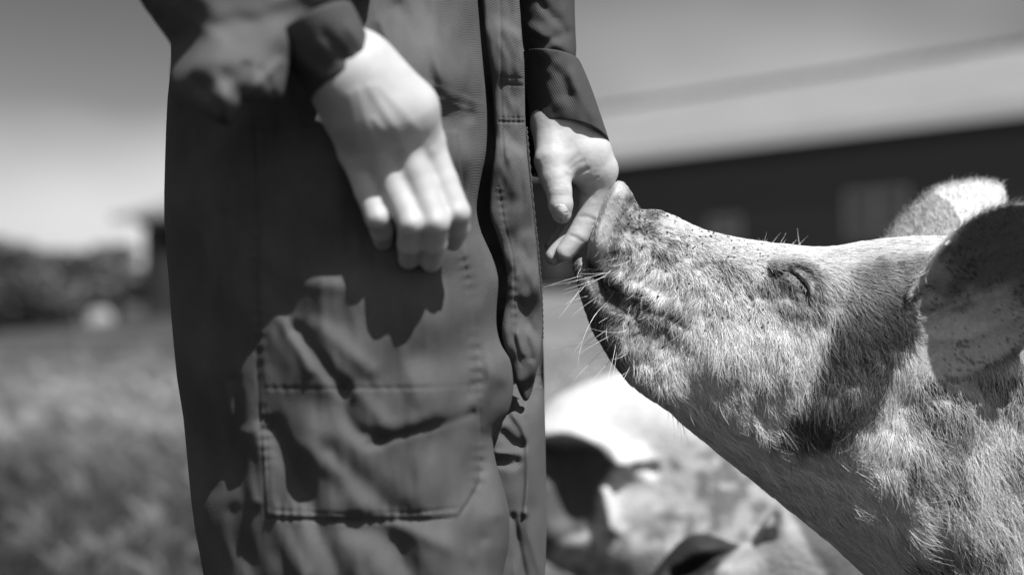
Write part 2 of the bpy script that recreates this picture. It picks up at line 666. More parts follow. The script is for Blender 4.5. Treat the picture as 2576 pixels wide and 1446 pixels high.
# ------------------------------------------------------------------ shed beyond the person, wrapped bale, trees, wire fence
shed = empty('shed', 'small dark wooden shed with a jutting flat roof beyond the person', 'shed')
c = P(440, 790, 30)
gz_ = float(ground_z(np.array([c[0]]), np.array([c[1]]))[0])
M_shed = grey_mat('shed_timber', 0.03, rough=0.9, var=0.3, scale=2.0)
zt = P(440, 565, 30)[2]
x0s = P(388, 700, 30)[0]
box('wall', (x0s, 30, gz_ - .2), (x0s + 3.2, 33, zt), M_shed, shed)
for k in range(12):
    box('plank', (x0s + 0.01 + k * .265, 29.965, gz_ - .2), (x0s + .25 + k * .265, 29.997, zt - .002), M_shed, shed)
box('roof', (x0s - .32, 29.6, zt), (x0s + 3.5, 33.4, zt + .14), M_shed, shed)

def wrapped_bale(px, py, d, r, label):
    c = P(px, py, d)
    g = float(ground_z(np.array([c[0]]), np.array([c[1]]))[0])
    V, Fc = [], []
    n, m = 28, 7
    prof = [(0, 0.0), (-.0, .75), (.04, .93), (.14, 1.0), (1.06, 1.0), (1.16, .93), (1.2, .75), (1.2, 0.0)]
    for t, rr in prof:
        for k in range(n):
            a = math.tau * k / n
            rad = r * rr * (1 + 0.012 * math.sin(9 * a))
            V.append((c[0] + math.cos(a) * rad, d + (t - .6) * r, g + r * 0.98 + math.sin(a) * rad))
    for i in range(len(prof) - 1):
        for k in range(n):
            Fc.append((i * n + k, i * n + (k + 1) % n, (i + 1) * n + (k + 1) % n, (i + 1) * n + k))
    o = mesh_obj('wrapped_bale', np.array(V), Fc, M_wrap)
    return tag(o, label, 'bale')
M_wrap = grey_mat('bale_wrap', 0.40, rough=0.25, var=0.05, spec=0.6)
wrapped_bale(254, 790, 70, 0.60, 'white plastic wrapped round bale in front of the dark treeline')

# trees
M_bark = grey_mat('tree_bark', 0.07, rough=0.9, scale=8)
M_leaf = grey_mat('tree_leaf', 0.12, rough=0.7, var=0.45, scale=0.8, attr='tone')
def tree(px, d, h, rad, seed, label, sparse=1.0):
    r_ = np.random.default_rng(seed)
    h *= 1.12
    c = P(px, 830, d)
    g = float(ground_z(np.array([c[0]]), np.array([c[1]]))[0])
    root = empty('tree', label, 'tree', 'trees along the far edge of the field')
    root.location = (c[0], c[1], g)
    # trunk with limbs
    segs = [((0, 0, -.2), (0.1, 0, h * .45), .16 * h / 6, .10 * h / 6), ((.1, 0, h * .45), (0, .1, h * .85), .10 * h / 6, .03)]
    for k in range(5):
        a = r_.random() * math.tau
        z0 = h * (.25 + .1 * k)
        segs.append(((.05, 0, z0), (math.cos(a) * rad * .6, math.sin(a) * rad * .6, z0 + h * .2), .05 * h / 6, .015))
    V, Fc = [], []
    for a, b, ra, rb in segs:
        a, b = Vector(a), Vector(b)
        q = (b - a).to_track_quat('Z', 'Y')
        base = len(V)
        for p, r0 in ((a, ra), (b, rb)):
            for k in range(7):
                t = math.tau * k / 7
                V.append(tuple(p + q @ Vector((math.cos(t) * r0, math.sin(t) * r0, 0))))
        for k in range(7):
            Fc.append((base + k, base + (k + 1) % 7, base + 7 + (k + 1) % 7, base + 7 + k))
    mesh_obj('trunk', np.array(V), Fc, M_bark, root)
    ncl = int(44 * sparse)
    nl = 110
    C = []
    for k in range(ncl):
        t = r_.random()
        z = h * (.10 + .84 * t)
        rr = rad * math.sqrt(max(0.05, 1 - ((t - .42) / .62) ** 2)) * math.sqrt(r_.random())
        a = r_.random() * math.tau
        C.append((math.cos(a) * rr, math.sin(a) * rr, z))
    C = np.array(C)
    pts = (C[:, None, :] + r_.normal(size=(ncl, nl, 3)) * np.array([.30, .30, .20]) * rad * .62).reshape(-1, 3)
    tone = np.repeat(0.6 + 0.9 * r_.random(ncl), nl)
    sz = 0.15 + .12 * r_.random(len(pts))
    t1 = r_.normal(size=pts.shape); t1 /= np.linalg.norm(t1, axis=1)[:, None]
    t2 = np.cross(t1, r_.normal(size=pts.shape)); t2 /= np.linalg.norm(t2, axis=1)[:, None]
    pts[:, 2] = np.clip(pts[:, 2], 0.1, h)
    LV = np.stack([pts - t1 * sz[:, None], pts - t2 * sz[:, None] * .6, pts + t1 * sz[:, None], pts + t2 * sz[:, None] * .6], 1).reshape(-1, 3)
    cr = mesh_obj('crown', LV, np.arange(len(LV)).reshape(-1, 4), M_leaf, root, smooth=False)
    put_attr(cr, 'tone', np.repeat(tone, 4))
trees = [(-120, 74, 4.6, 2.3, 'bushy tree at the left end of the far treeline'),
         (-20, 70, 4.15, 1.9, 'rounded dark tree at the left edge of the photograph'),
         (48, 76, 4.2, 1.7, 'dark tree just left of the dip in the treeline'),
         (110, 70, 3.55, 1.6, 'lower dark bush in the dip of the treeline'),
         (165, 78, 4.0, 1.8, 'dark tree left of the wrapped bale'),
         (228, 72, 3.75, 1.7, 'dark tree standing behind the wrapped bale'),
         (290, 77, 4.2, 1.7, 'dark tree right of the wrapped bale'),
         (325, 72, 3.0, 1.0, 'small tree beside the bright gap near the shed'),
         (392, 80, 2.7, 1.2, 'low bush between the bright gap and the shed'),
         (560, 82, 4.6, 2.2, 'tree hidden behind the person beyond the shed')]
for i, (px, d, h, rad, lab) in enumerate(trees[:9]):
    tree(px, d, h, rad, 50 + i, lab)

M_wire = grey_mat('fence_wire', 0.55, rough=0.3, var=0.05, metallic=0.6)
fence = empty('wire_fence', 'low electric fence of thin wires crossing the field', 'fence')
M_postw = grey_mat('fence_post_wood', 0.15, rough=0.9)
yF = 9.0
gF = float(ground_z(np.array([-3.0]), np.array([yF]))[0])
for px, nm in ((-420, 0), (700, 1)):
    c = P(px, 800, yF)
    box('post', (c[0] - .03, yF - .03, gF - .2), (c[0] + .03, yF + .03, gF + .62), M_postw, fence)
for hz in (0.40, 0.56):
    a, b = P(-420, 800, yF), P(700, 800, yF)
    V, Fc = [], []
    for i in range(21):
        t = i / 20
        x = a[0] + (b[0] - a[0]) * t
        z = gF + hz - 0.03 * 4 * t * (1 - t)
        for k in range(5):
            an = math.tau * k / 5
            V.append((x, yF - .035 + .0022 * math.cos(an), z + .0022 * math.sin(an)))
    for i in range(20):
        for k in range(5):
            Fc.append((i * 5 + k, i * 5 + (k + 1) % 5, (i + 1) * 5 + (k + 1) % 5, (i + 1) * 5 + k))
    mesh_obj('wire', np.array(V), Fc, M_wire, fence)

# ------------------------------------------------------------------ feature displacement
def gauss_line(px, py, pts, width, n=5):
    d, arc = seg_dist(px, py, spline(pts, n))
    return np.exp(-(d / width) ** 2), arc


# ================================================================== PIG (main)
S = 1.18 / F
pig_out = [(1553, 453), (1568, 457), (1582, 474), (1597, 502), (1612, 529), (1632, 527), (1660, 531), (1698, 545), (1760, 575), (1830, 594), (1900, 607),
           (1990, 617), (2050, 623), (2110, 620), (2170, 610), (2240, 601), (2330, 596), (2420, 600), (2520, 630), (2640, 690), (2760, 770), (2950, 800),
           (3400, 760), (4000, 760), (4500, 830), (4850, 960), (5020, 1200), (5040, 1500), (4900, 1800), (4500, 1960), (3900, 2010), (3300, 2020), (2950, 1990),
           (2700, 1880), (2500, 1720), (2330, 1572), (2190, 1450), (2120, 1389), (2050, 1329), (1950, 1249), (1850, 1169), (1760, 1097), (1700, 1047), (1660, 1012),
           (1622, 988), (1600, 950), (1590, 900), (1585, 840), (1570, 790), (1540, 745), (1510, 712), (1492, 680), (1478, 650), (1480, 610), (1487, 575), (1500, 537), (1515, 503), (1533, 472)]
jaw_out = [(1445, 641), (1441, 655), (1446, 685), (1456, 725), (1470, 772), (1490, 825), (1514, 866), (1541, 908), (1576, 951), (1622, 988), (1680, 1020),
           (1740, 990), (1760, 900), (1720, 830), (1650, 800), (1590, 775), (1540, 740), (1512, 705), (1490, 672), (1470, 648), (1456, 640)]
PX = graded([(1420, 2650, 6.6), (2650, 5080, 34)])
PY = graded([(440, 1480, 6.6), (1480, 2770, 34)])
PZ = graded([(0.975, 1.33, 0.0023), (1.33, 1.40, 0.008)])
g2x, g2y = np.meshgrid(PX, PY, indexing='ij')
ctrl = [(1545, 500, 30, 8, 1.180), (1500, 600, 31, 8, 1.180), (1500, 660, 24, 8, 1.180), (1600, 560, 25, 18, 1.18), (1600, 640, 28, 25, 1.18), (1620, 740, 31, 25, 1.18), (1750, 640, 32, 28, 1.18),
        (1750, 780, 38, 35, 1.18), (1900, 680, 46, 34, 1.18), (1900, 900, 50, 50, 1.18), (1990, 650, 56, 36, 1.18), (2000, 900, 60, 55, 1.18), (2100, 680, 62, 42, 1.18),
        (2200, 820, 74, 55, 1.18), (2150, 1060, 72, 70, 1.18), (2300, 900, 76, 70, 1.185), (2450, 800, 84, 80, 1.19), (2330, 1150, 78, 80, 1.19), (2500, 1250, 92, 95, 1.195), (2800, 1300, 125, 140, 1.21),
        (1620, 880, 28, 22, 1.18), (1700, 980, 34, 30, 1.18), (1850, 1080, 46, 45, 1.18), (2050, 1250, 54, 60, 1.185), (2250, 1420, 66, 75, 1.19), (2600, 1700, 105, 110, 1.2),
        (3200, 1400, 155, 190, 1.215), (4000, 1400, 165, 190, 1.215), (4800, 1300, 140, 170, 1.215)]
fld = idw(g2x, g2y, [c[:2] for c in ctrl], [[c[2] / 1000, c[3] / 1000, c[4]] for c in ctrl], 3.0, 600.0)
Wf, Rf, Yf = fld[..., 0], fld[..., 1], fld[..., 2]
poly = spline(pig_out, 3, True)
Fp = inflate(g2x, g2y, PZ, poly, S, Wf, Rf, Yf)
Wj = idw(g2x, g2y, [(1450, 660), (1480, 780), (1560, 880), (1680, 950)], [0.017, 0.022, 0.028, 0.034])
Fj = inflate(g2x, g2y, PZ, spline(jaw_out, 3, True), S, Wj, np.full_like(Wj, 0.016), np.full_like(Wj, 1.178))
Fp = smin(Fp, Fj, 0.004)
# near ear, a cupped leaf that leans over towards the camera
ear_out = [(2300, 770), (2330, 680), (2372, 612), (2418, 571), (2461, 538), (2517, 516), (2576, 509), (2650, 524), (2715, 580), (2735, 660), (2700, 760), (2640, 825), (2576, 872), (2517, 910),
           (2446, 948), (2400, 959), (2354, 943), (2318, 918), (2296, 880), (2292, 830)]
ex = np.clip((g2x - 2290) / 400.0, -0.3, 1.3)
eyv = (740 - g2y) / 220.0
cup = np.clip(1 - ((g2x - 2480) / 230.0) ** 2 - ((g2y - 735) / 230.0) ** 2, -0.6, 1)
ear_y = 1.108 - 0.050 * ex - 0.026 * eyv + 0.018 * cup
ear_y = ear_y + 0.0025 * np.sin((g2y + 0.25 * g2x) / 38.0) * np.clip(ex * 2, 0, 1)
Fe = inflate(g2x, g2y, PZ, spline(ear_out, 3, True), S, np.full_like(Wf, 0.0046), np.full_like(Wf, 0.007), ear_y)
root_e = cone_sdf((g2x * S)[:, :, None], (g2y * S)[:, :, None], PZ[None, None, :], np.array([2330 * S, 760 * S, 1.135]), np.array([2330 * S, 860 * S, 1.135]), 0.022, 0.020)
Fe = smin(Fe, root_e.astype(np.float32), 0.012)
Fp = smin(Fp, Fe, 0.010)
# far ear
far_out = [(2200, 640), (2228, 600), (2258, 556), (2288, 524), (2336, 483), (2403, 463), (2465, 456), (2516, 466), (2530, 490), (2522, 540), (2480, 600), (2420, 660), (2300, 680)]
far_y = 1.245 + 0.03 * np.clip((620 - g2y) / 160.0, -.3, 1.2) - 0.012 * np.clip(1 - ((g2x - 2390) / 150.) ** 2, 0, 1)
Ff = inflate(g2x, g2y, PZ, spline(far_out, 3, True), S, np.full_like(Wf, 0.0045), np.full_like(Wf, 0.007), far_y)
Fp = smin(Fp, Ff, 0.012)
# legs
gX, gY = (g2x * S)[:, :, None], (g2y * S)[:, :, None]
sub = np.where(PX > 2600)[0][0]
for lx, tz in ((2880, 1.13), (3060, 1.29), (4560, 1.12), (4720, 1.30)):
    f = smin(cone_sdf(gX[sub:], gY[sub:], PZ[None, None, :], np.array([lx * S, 1800 * S, tz]), np.array([(lx + 20) * S, 2300 * S, tz]), .075, .036),
             cone_sdf(gX[sub:], gY[sub:], PZ[None, None, :], np.array([(lx + 20) * S, 2300 * S, tz]), np.array([lx * S, 2690 * S, tz]), .034, .028), 0.02)
    Fp[sub:] = smin(Fp[sub:], f.astype(np.float32), 0.04)
PV, PQ = surface_nets(Fp, PX, PY, PZ)
del Fp, Fe, Ff, Fj
px_, py_, pz_ = PV[:, 0], PV[:, 1], PV[:, 2]
PV = relax(np.stack([px_ * S, py_ * S, pz_], 1), PQ, 3)
px_, py_, pz_ = PV[:, 0] / S, PV[:, 1] / S, PV[:, 2]
Nn = normals(PV * np.array([1, 1, 1]), PQ)
# surface nets run in a mirrored frame (py grows downwards): find which way is out
if (Nn[:, 2] * (pz_ - 1.18)).sum() < 0:
    Nn = -Nn
near = np.clip(-Nn[:, 2] * 2.0, 0, 1)
inear = (pz_ < 1.118) & (poly_sd(px_, py_, spline(ear_out, 3, True)) > -6) & (px_ > 2300)
facew = near * (~inear)
disp = np.zeros(len(px_))           # metres towards the camera
def add(pts, width, amp, mask=None):
    global disp
    g, _ = gauss_line(px_, py_, pts, width)
    disp = disp + amp * g * (facew if mask is None else mask)
# disc rim and the groove behind it
add([(1548, 478), (1530, 505), (1514, 545), (1502, 590), (1494, 630)], 15, 0.0045)
add([(1590, 500), (1568, 545), (1550, 590), (1535, 640), (1520, 680)], 13, -0.0070)
add([(1618, 548), (1600, 600), (1580, 660)], 10, 0.0015)
# mouth line and lips
add([(1486, 668), (1512, 700), (1545, 728), (1590, 752), (1635, 772), (1680, 792), (1712, 806)], 8, -0.0065)
add([(1530, 690), (1590, 722), (1650, 748), (1700, 770)], 14, 0.0035)
add([(1540, 790), (1600, 800), (1660, 815), (1700, 830)], 16, 0.0030)
add([(1712, 806), (1726, 820)], 8, -0.006)
add([(1470, 700), (1500, 760), (1530, 790)], 14, 0.002)
# eye socket, lids, brow
add([(2004, 716), (2006, 717)], 52, -0.0055)
add([(1950, 668), (1990, 652), (2040, 664)], 15, 0.0050)
add([(1938, 690), (1965, 688), (1990, 690)], 6, -0.0040)
add([(1990, 690), (2010, 706), (2026, 732)], 6.5, -0.0050)
add([(1990, 700), (1996, 725), (2012, 752)], 9, 0.0028)
add([(2010, 690), (2030, 710), (2044, 742)], 8, 0.0036)
add([(1970, 770), (2030, 780)], 10, 0.002)
add([(1880, 738), (1888, 752), (1894, 768)], 6, -0.0040)
# cheek and jaw forms
add([(1840, 900), (2000, 960)], 95, 0.008)
add([(2120, 880), (2150, 980)], 80, 0.007)
add([(1760, 1010), (1860, 1100), (1960, 1180)], 20, -0.004)
add([(1790, 700), (1880, 720)], 42, -0.004)
add([(2270, 1000), (2240, 1060)], 34, -0.006)
add([(1900, 1070), (1945, 1118)], 12, 0.002)
add([(2400, 1060), (2330, 1200), (2300, 1330)], 60, 0.008)
# ear front fold
add([(2376, 612), (2356, 640), (2335, 680), (2308, 712), (2290, 738)], 13, 0.009, near)
add([(2395, 640), (2375, 690), (2345, 740), (2320, 780)], 16, -0.004, near)
_rd, _ = seg_dist(px_, py_, spline([(1553, 465), (1530, 505), (1514, 545), (1502, 590), (1492, 640)], 3))
_ro = sstep(22, 48, _rd)
add([(2330, 800), (2400, 770), (2500, 745), (2620, 690)], 11, 0.0030, near)
add([(2345, 850), (2430, 850), (2530, 810), (2640, 760)], 14, 0.0026, near)
add([(2400, 650), (2480, 640), (2580, 600)], 13, 0.0026, near)
disp += facew * 0.0010 * fbm(px_ / 34, py_ / 34, 60, 3) * (.3 + .7 * _ro)
disp += facew * 0.0006 * fbm(px_ / 9, py_ / 9, 66, 2) * np.clip((1900 - px_) / 300, 0.1, 1) * _ro
pz_ = pz_ - disp
PW = PA(px_, py_, pz_)

# pigment, with some light and shade painted in at jaw and ear
def patch(px, py, pts, soft=14, wob=14, seed=80):
    x = px + wob * fbm(px / 40, py / 40, seed)
    y = py + wob * fbm(px / 40, py / 40, seed + 5)
    return sstep(-soft, soft, poly_sd(x, y, spline(pts, 3, True)))
def pig_tone(px, py, pz, ear):
    t = np.full(px.shape, 0.46)
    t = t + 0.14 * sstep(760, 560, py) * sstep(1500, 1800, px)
    t *= 1 + 0.10 * fbm(px / 30, py / 30, 90)
    d0 = patch(px, py, [(2120, 690), (2190, 640), (2300, 640), (2350, 660), (2330, 780), (2200, 800), (2110, 790)], 30, 12, 86)
    t = t * (1 - d0) + .20 * d0
    d1 = patch(px, py, [(2110, 800), (2190, 745), (2290, 725), (2328, 780), (2302, 850), (2264, 892), (2232, 950), (2210, 1010), (2155, 1080), (2060, 1112), (1945, 1118), (1925, 1095), (1990, 1040), (2040, 980), (2060, 900), (2075, 850)], 14, 8)
    t = t * (1 - d1) + 0.07 * d1
    de = patch(px, py, [(1925, 680), (1985, 645), (2045, 655), (2078, 720), (2070, 800), (2000, 815), (1930, 770)], 16, 8, 81)
    t = t * (1 - .48 * de)
    dr = np.exp(-((np.hypot(px - 2000, (py - 700) * 1.1) - 34) / 11) ** 2) * (py < 745)
    t = t * (1 - .7 * dr)
    # spots on the neck
    nk = sstep(2290, 2330, px + 0.16 * (py - 950)) * sstep(925, 965, py)
    f = fbm(px / 62, py / 78, 100, 3)
    sp = sstep(-0.02, 0.16, f) * nk
    t = t * (1 - sp) + 0.045 * sp
    # dirt and scabs on the snout
    sn = sstep(2000, 1700, px) * sstep(900, 800, py + (px - 1600) * .1)
    f2 = fbm(px / 7.5, py / 7.5, 110, 3)
    f3 = fbm(px / 45, py / 38, 114, 2)
    sp2 = sstep(0.12, 0.42, f2 + 0.55 * f3) * sn * sstep(1545, 1600, px + 0.3 * (py - 500))
    t = t * (1 - .62 * sp2)
    top = sn * sstep(0, 60, 1690 - px) * sstep(620, 560, py) * sstep(1565, 1590, px)
    t = t * (1 - .55 * top)
    # chin and lower lip are grey
    ch = patch(px, py, [(1430, 640), (1500, 690), (1560, 740), (1640, 775), (1715, 805), (1700, 850), (1620, 900), (1560, 930), (1480, 860), (1440, 740)], 18, 8, 83)
    t = t * (1 - .42 * ch)
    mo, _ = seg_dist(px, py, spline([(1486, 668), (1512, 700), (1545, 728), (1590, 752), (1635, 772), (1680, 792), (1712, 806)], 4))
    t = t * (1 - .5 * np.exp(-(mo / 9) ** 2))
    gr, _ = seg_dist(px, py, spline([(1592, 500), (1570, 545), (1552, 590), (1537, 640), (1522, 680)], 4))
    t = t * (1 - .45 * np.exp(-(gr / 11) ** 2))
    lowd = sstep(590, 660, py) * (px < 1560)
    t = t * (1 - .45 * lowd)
    ed, _ = seg_dist(px, py, spline([(1938, 690), (1965, 685), (1992, 688), (2012, 703), (2028, 733)], 4))
    t = t * (1 - .88 * np.exp(-(ed / 8) ** 2))
    td, _ = seg_dist(px, py, spline([(1880, 738), (1888, 752), (1894, 768)], 3))
    t = t * (1 - .8 * np.exp(-(td / 7) ** 2))
    jaw_shade = sstep(0, 90, (py - 1000) - 0.78 * (px - 1660))  # shade under the jaw, painted into the skin tone
    t = t * (1 - .45 * jaw_shade * (px < 2500))
    # near ear
    e = np.full(px.shape, 0.52)
    dk = patch(px, py, [(2372, 600), (2470, 520), (2600, 480), (2800, 560), (2760, 700), (2640, 770), (2500, 735), (2420, 770), (2330, 800), (2310, 850), (2295, 800), (2330, 740), (2385, 660)], 46, 22, 84)
    e = e * (1 - dk) + 0.15 * dk  # dark top: pigment and the ear's own shade in one tone
    rim = sstep(20, 2, poly_sd(px, py, spline(ear_out, 3, True))) * (py > 760) * (px > 2380)
    e = e * (1 - .6 * rim)
    spk = sstep(.62, .85, fbm(px / 7, py / 5.0, 120, 2) + .55 * fbm(px / 60, py / 60, 122))
    e = e * (1 - .6 * spk)
    fo, _ = seg_dist(px, py, spline([(2378, 612), (2356, 640), (2335, 680), (2308, 712), (2290, 738)], 3))
    e = np.maximum(e, 0.62 * np.exp(-(fo / 10) ** 4))  # faint light along the front fold, painted as a pale strip
    t = np.where(ear, e, t)
    t = np.where(px > 2280, np.maximum(t, 0.60 * np.exp(-(fo / 10) ** 4)), t)
    # far ear
    fe = (pz > 1.225) & (py < 612) & (px > 2190)
    ft = np.where(px + 10 * fbm(px / 18, py / 18, 130) > np.interp(py, [478, 490, 514, 554, 600], [2345, 2352, 2398, 2424, 2432]), .66, .26)
    t = np.where(fe, ft, t)
    return np.clip(t, 0.02, 0.9)
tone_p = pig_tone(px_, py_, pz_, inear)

pig = empty('pig', 'bristly spotted pig in focus, raising its snout to the hand', 'pig')
pig_body = mesh_obj('body', PW, PQ[:, ::-1], M_pig, pig)
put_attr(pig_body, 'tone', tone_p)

# eye ball and lashes
def ball(name, c, r, mat, parent, sc_=(1, 1, 1), n=16):
    V, Fc = [], []
    for i in range(n + 1):
        th = math.pi * i / n
        for k in range(n * 2):
            a = math.pi * k / n
            V.append((c[0] + r * sc_[0] * math.sin(th) * math.cos(a), c[1] + r * sc_[1] * math.sin(th) * math.sin(a), c[2] + r * sc_[2] * math.cos(th)))
    m = n * 2
    for i in range(n):
        for k in range(m):
            Fc.append((i * m + k, (i + 1) * m + k, (i + 1) * m + (k + 1) % m, i * m + (k + 1) % m))
    return mesh_obj(name, np.array(V), Fc, mat, parent)


def near_depth(qx, qy, sel=None, PXs=None):
    """depth of the near surface of the pig at a place, by looking at the vertices around it"""
    m = (np.abs(px_ - qx) < 9) & (np.abs(py_ - qy) < 9) & (near > 0.2)
    if sel is not None:
        m &= sel
    return float(pz_[m].min()) if m.any() else 1.12
ball('eye', P(2010, 716, near_depth(2010, 716) + 0.0048), 0.0055, M_eye, pig, (1, .8, 1.15))

# ------------------------------------------------------------------ hair
def add_hair(name, roots, dirs, lens, nrm, tones, rad, parent, mat, npts=5, bend=0.25, seed=3, taper=0.25, curl=0.0):
    """roots (n,3), dirs unit (n,3) along which they lie, nrm lift. one hair curves object"""
    n = len(roots)
    hc = bpy.data.hair_curves.new(name)
    hc.add_curves([npts] * n)
    r_ = np.random.default_rng(seed)
    t = np.linspace(0, 1, npts)[None, :, None]
    side = np.cross(dirs, nrm)
    sb = (r_.normal(size=(n, 1, 1)) * 0.22 + curl * r_.normal(size=(n, 1, 1)))
    lift = (0.30 * t - bend * t * t)
    pos = roots[:, None, :] + lens[:, None, None] * (dirs[:, None, :] * t + nrm[:, None, :] * lift + side[:, None, :] * sb * t * t)
    hc.points.foreach_set('position', pos.astype(np.float32).ravel()) if hasattr(hc.points, 'foreach_set') else None
    pa = hc.attributes.get('position') or hc.attributes.new('position', 'FLOAT_VECTOR', 'POINT')
    pa.data.foreach_set('vector', pos.astype(np.float32).ravel())
    ra = hc.attributes.get('radius') or hc.attributes.new('radius', 'FLOAT', 'POINT')
    rr = (rad[:, None] * (1 - (1 - taper) * t[:, :, 0] ** 1.5)).astype(np.float32)
    ra.data.foreach_set('value', rr.ravel())
    ta = hc.attributes.new('tone', 'FLOAT', 'POINT')
    ta.data.foreach_set('value', np.repeat(tones, npts).astype(np.float32))
    hc.materials.append(mat)
    o = bpy.data.objects.new(name, hc)
    COL.objects.link(o)
    o.parent = parent
    o['kind'] = 'stuff'
    return o

# sample roots
WN = normals(PW, PQ[:, ::-1])
if ((WN[:, 1]) * (pz_ - 1.18)).sum() < 0:
    WN = -WN
tri = np.vstack([PQ[:, [0, 1, 2]], PQ[:, [0, 2, 3]]])
A, B, C = PW[tri[:, 0]], PW[tri[:, 1]], PW[tri[:, 2]]
area = 0.5 * np.linalg.norm(np.cross(B - A, C - A), axis=1)
cx, cy, cz = px_[tri].mean(1), py_[tri].mean(1), pz_[tri].mean(1)
cn = WN[tri[:, 0]]
vis = (cn[:, 1] < 0.35) | ((cy < 700) & (cn[:, 2] > -.2))
vis &= (cx < 2680) & (cy < 1500)
eart = inear[tri].any(1)
def density(x, y, ear):
    d = np.ones(x.shape)
    d = np.where(x < 1640, 0.55, d)
    # rim of the disc is bare
    rimd, _ = seg_dist(x, y, spline([(1553, 465), (1530, 505), (1514, 545), (1502, 590), (1492, 640)], 3))
    d = np.where(rimd < 34, 0.03, d)
    mo, _ = seg_dist(x, y, spline([(1500, 690), (1545, 728), (1590, 752), (1635, 772), (1680, 792), (1712, 806)], 3))
    d = np.where(mo < 6, 0.05, d)
    ch = poly_sd(x, y, np.array([(1520, 740), (1600, 770), (1720, 815), (1720, 860), (1620, 890), (1560, 860)])) > 0
    d = np.where(ch, 0.25, d)
    ed = np.hypot(x - 2005, y - 715)
    d = np.where(ed < 42, 0.35, d)
    ei = poly_sd(x, y, spline(ear_out, 3, True))
    d = np.where((x > 2290) & (y > 925), .40, d)
    fo, _ = seg_dist(x, y, spline([(2378, 612), (2356, 640), (2335, 680), (2308, 712), (2290, 738)], 3))
    d = np.where(fo < 12, .04, d)
    d = np.where(ear, 0.12 + .9 * np.exp(-(ei / 10) ** 2), d)
    return d
wgt = area * vis * density(cx, cy, eart)
NH = 110000
ti = rng.choice(len(tri), NH, p=wgt / wgt.sum())
r1, r2 = rng.random(NH), rng.random(NH)
fl = r1 + r2 > 1
r1[fl], r2[fl] = 1 - r1[fl], 1 - r2[fl]
root = A[ti] + (B[ti] - A[ti]) * r1[:, None] + (C[ti] - A[ti]) * r2[:, None]
def mixv(arr):
    a, b, c = arr[tri[ti, 0]], arr[tri[ti, 1]], arr[tri[ti, 2]]
    w1, w2 = (r1, r2) if arr.ndim == 1 else (r1[:, None], r2[:, None])
    return a + (b - a) * w1 + (c - a) * w2
hx, hy, hn = mixv(px_), mixv(py_), mixv(WN)
hn /= np.linalg.norm(hn, axis=1)[:, None]
htone = mixv(tone_p)
hear = eart[ti]
hfar = (mixv(pz_) > 1.225) & (hy < 612)
flow = [(1540, 520, .6, .8, 3), (1520, 640, -.5, .85, 4), (1600, 560, .7, .5, 3), (1650, 560, .95, .15, 5), (1600, 680, -.45, .9, 9), (1660, 720, -.6, .8, 11), (1700, 640, .5, .7, 5), (1740, 760, -.35, .95, 13),
        (1800, 620, .9, .3, 6), (1800, 720, .3, .95, 9), (1830, 850, .05, 1, 14), (1900, 620, .98, .15, 7), (1930, 740, .2, .95, 7), (1980, 850, .12, 1, 13), (1990, 640, .95, .1, 6), (2070, 650, .95, .3, 9),
        (2080, 730, .75, .7, 13), (2100, 850, .15, 1, 15), (2050, 1000, .05, 1, 15), (1900, 1000, .3, .95, 15), (2200, 650, .95, .25, 9), (2200, 760, .55, .85, 14), (2200, 950, -.05, 1, 15), (2150, 1060, -.1, 1, 14),
        (1480, 750, -.7, .7, 6), (1520, 850, -.55, .85, 9), (1580, 860, -.3, .95, 9), (1640, 940, .2, 1, 11), (1700, 1020, .7, .7, 12), (1800, 1110, .8, .6, 13), (1800, 950, .25, .95, 14), (1950, 1150, .8, .62, 15),
        (2100, 1180, .72, .7, 17), (2080, 1340, .8, .6, 13), (2300, 1000, .25, .97, 15), (2350, 1150, .45, .9, 20), (2300, 1330, .7, .7, 22), (2450, 1100, .3, .95, 20), (2550, 1000, .2, .98, 18), (2500, 1300, .4, .92, 24),
        (2400, 610, .95, -.1, 8), (2350, 620, .95, -.1, 7)]
fv = idw(hx, hy, [f[:2] for f in flow], [[f[2], f[3], f[4]] for f in flow], 3.2)
# wobble and clumping of the direction
wa = 0.22 * vnoise(hx / 30, hy / 30, 140) + 0.16 * vnoise(hx / 9, hy / 9, 142) + 0.22 * rng.normal(size=NH)
ca, sa = np.cos(wa), np.sin(wa)
fx, fy = fv[:, 0] * ca - fv[:, 1] * sa, fv[:, 0] * sa + fv[:, 1] * ca
right, upv = np.array([1.0, 0, 0]), UP
dd = fx[:, None] * right - fy[:, None] * upv
fe = hear
ddf = np.stack([(hx - 2390) / 150 * .5, np.zeros(NH), np.ones(NH)], 1)          # far ear hairs stand up and out
dd = np.where(hfar[:, None], ddf + 0.25 * rng.normal(size=(NH, 3)), dd)
dde = np.stack([(hx - 2430) / 150, -.2 * np.ones(NH), (740 - hy) / 150], 1)
dd = np.where(fe[:, None], dde + 0.2 * rng.normal(size=(NH, 3)), dd)
dd = dd - hn * (dd * hn).sum(1)[:, None]
dd /= np.linalg.norm(dd, axis=1)[:, None] + 1e-9
hl = fv[:, 2] / 1000 * (0.55 + 0.8 * rng.random(NH)) * (1 + .35 * vnoise(hx / 12, hy / 12, 150))
edgef = sstep(16, 0, poly_sd(hx, hy, spline(far_out, 3, True)))
hl = np.where(hfar, (0.004 + 0.005 * edgef) * (0.6 + .8 * rng.random(NH)), hl)
hl = np.where(fe, (.0045 + .004 * np.exp(-(poly_sd(hx, hy, spline(ear_out, 3, True)) / 10) ** 2)) * (0.6 + rng.random(NH)), hl)
ht = np.clip(0.07 + 1.75 * htone, 0, .88) * (0.5 + 0.65 * rng.random(NH))
dk = rng.random(NH) < np.clip((0.35 - htone) * 2.2, 0.03, .62)
neckm = (hx > 2290) & (hy > 925)
ht = np.where(neckm, np.maximum(ht, .22 + .5 * rng.random(NH)), ht)
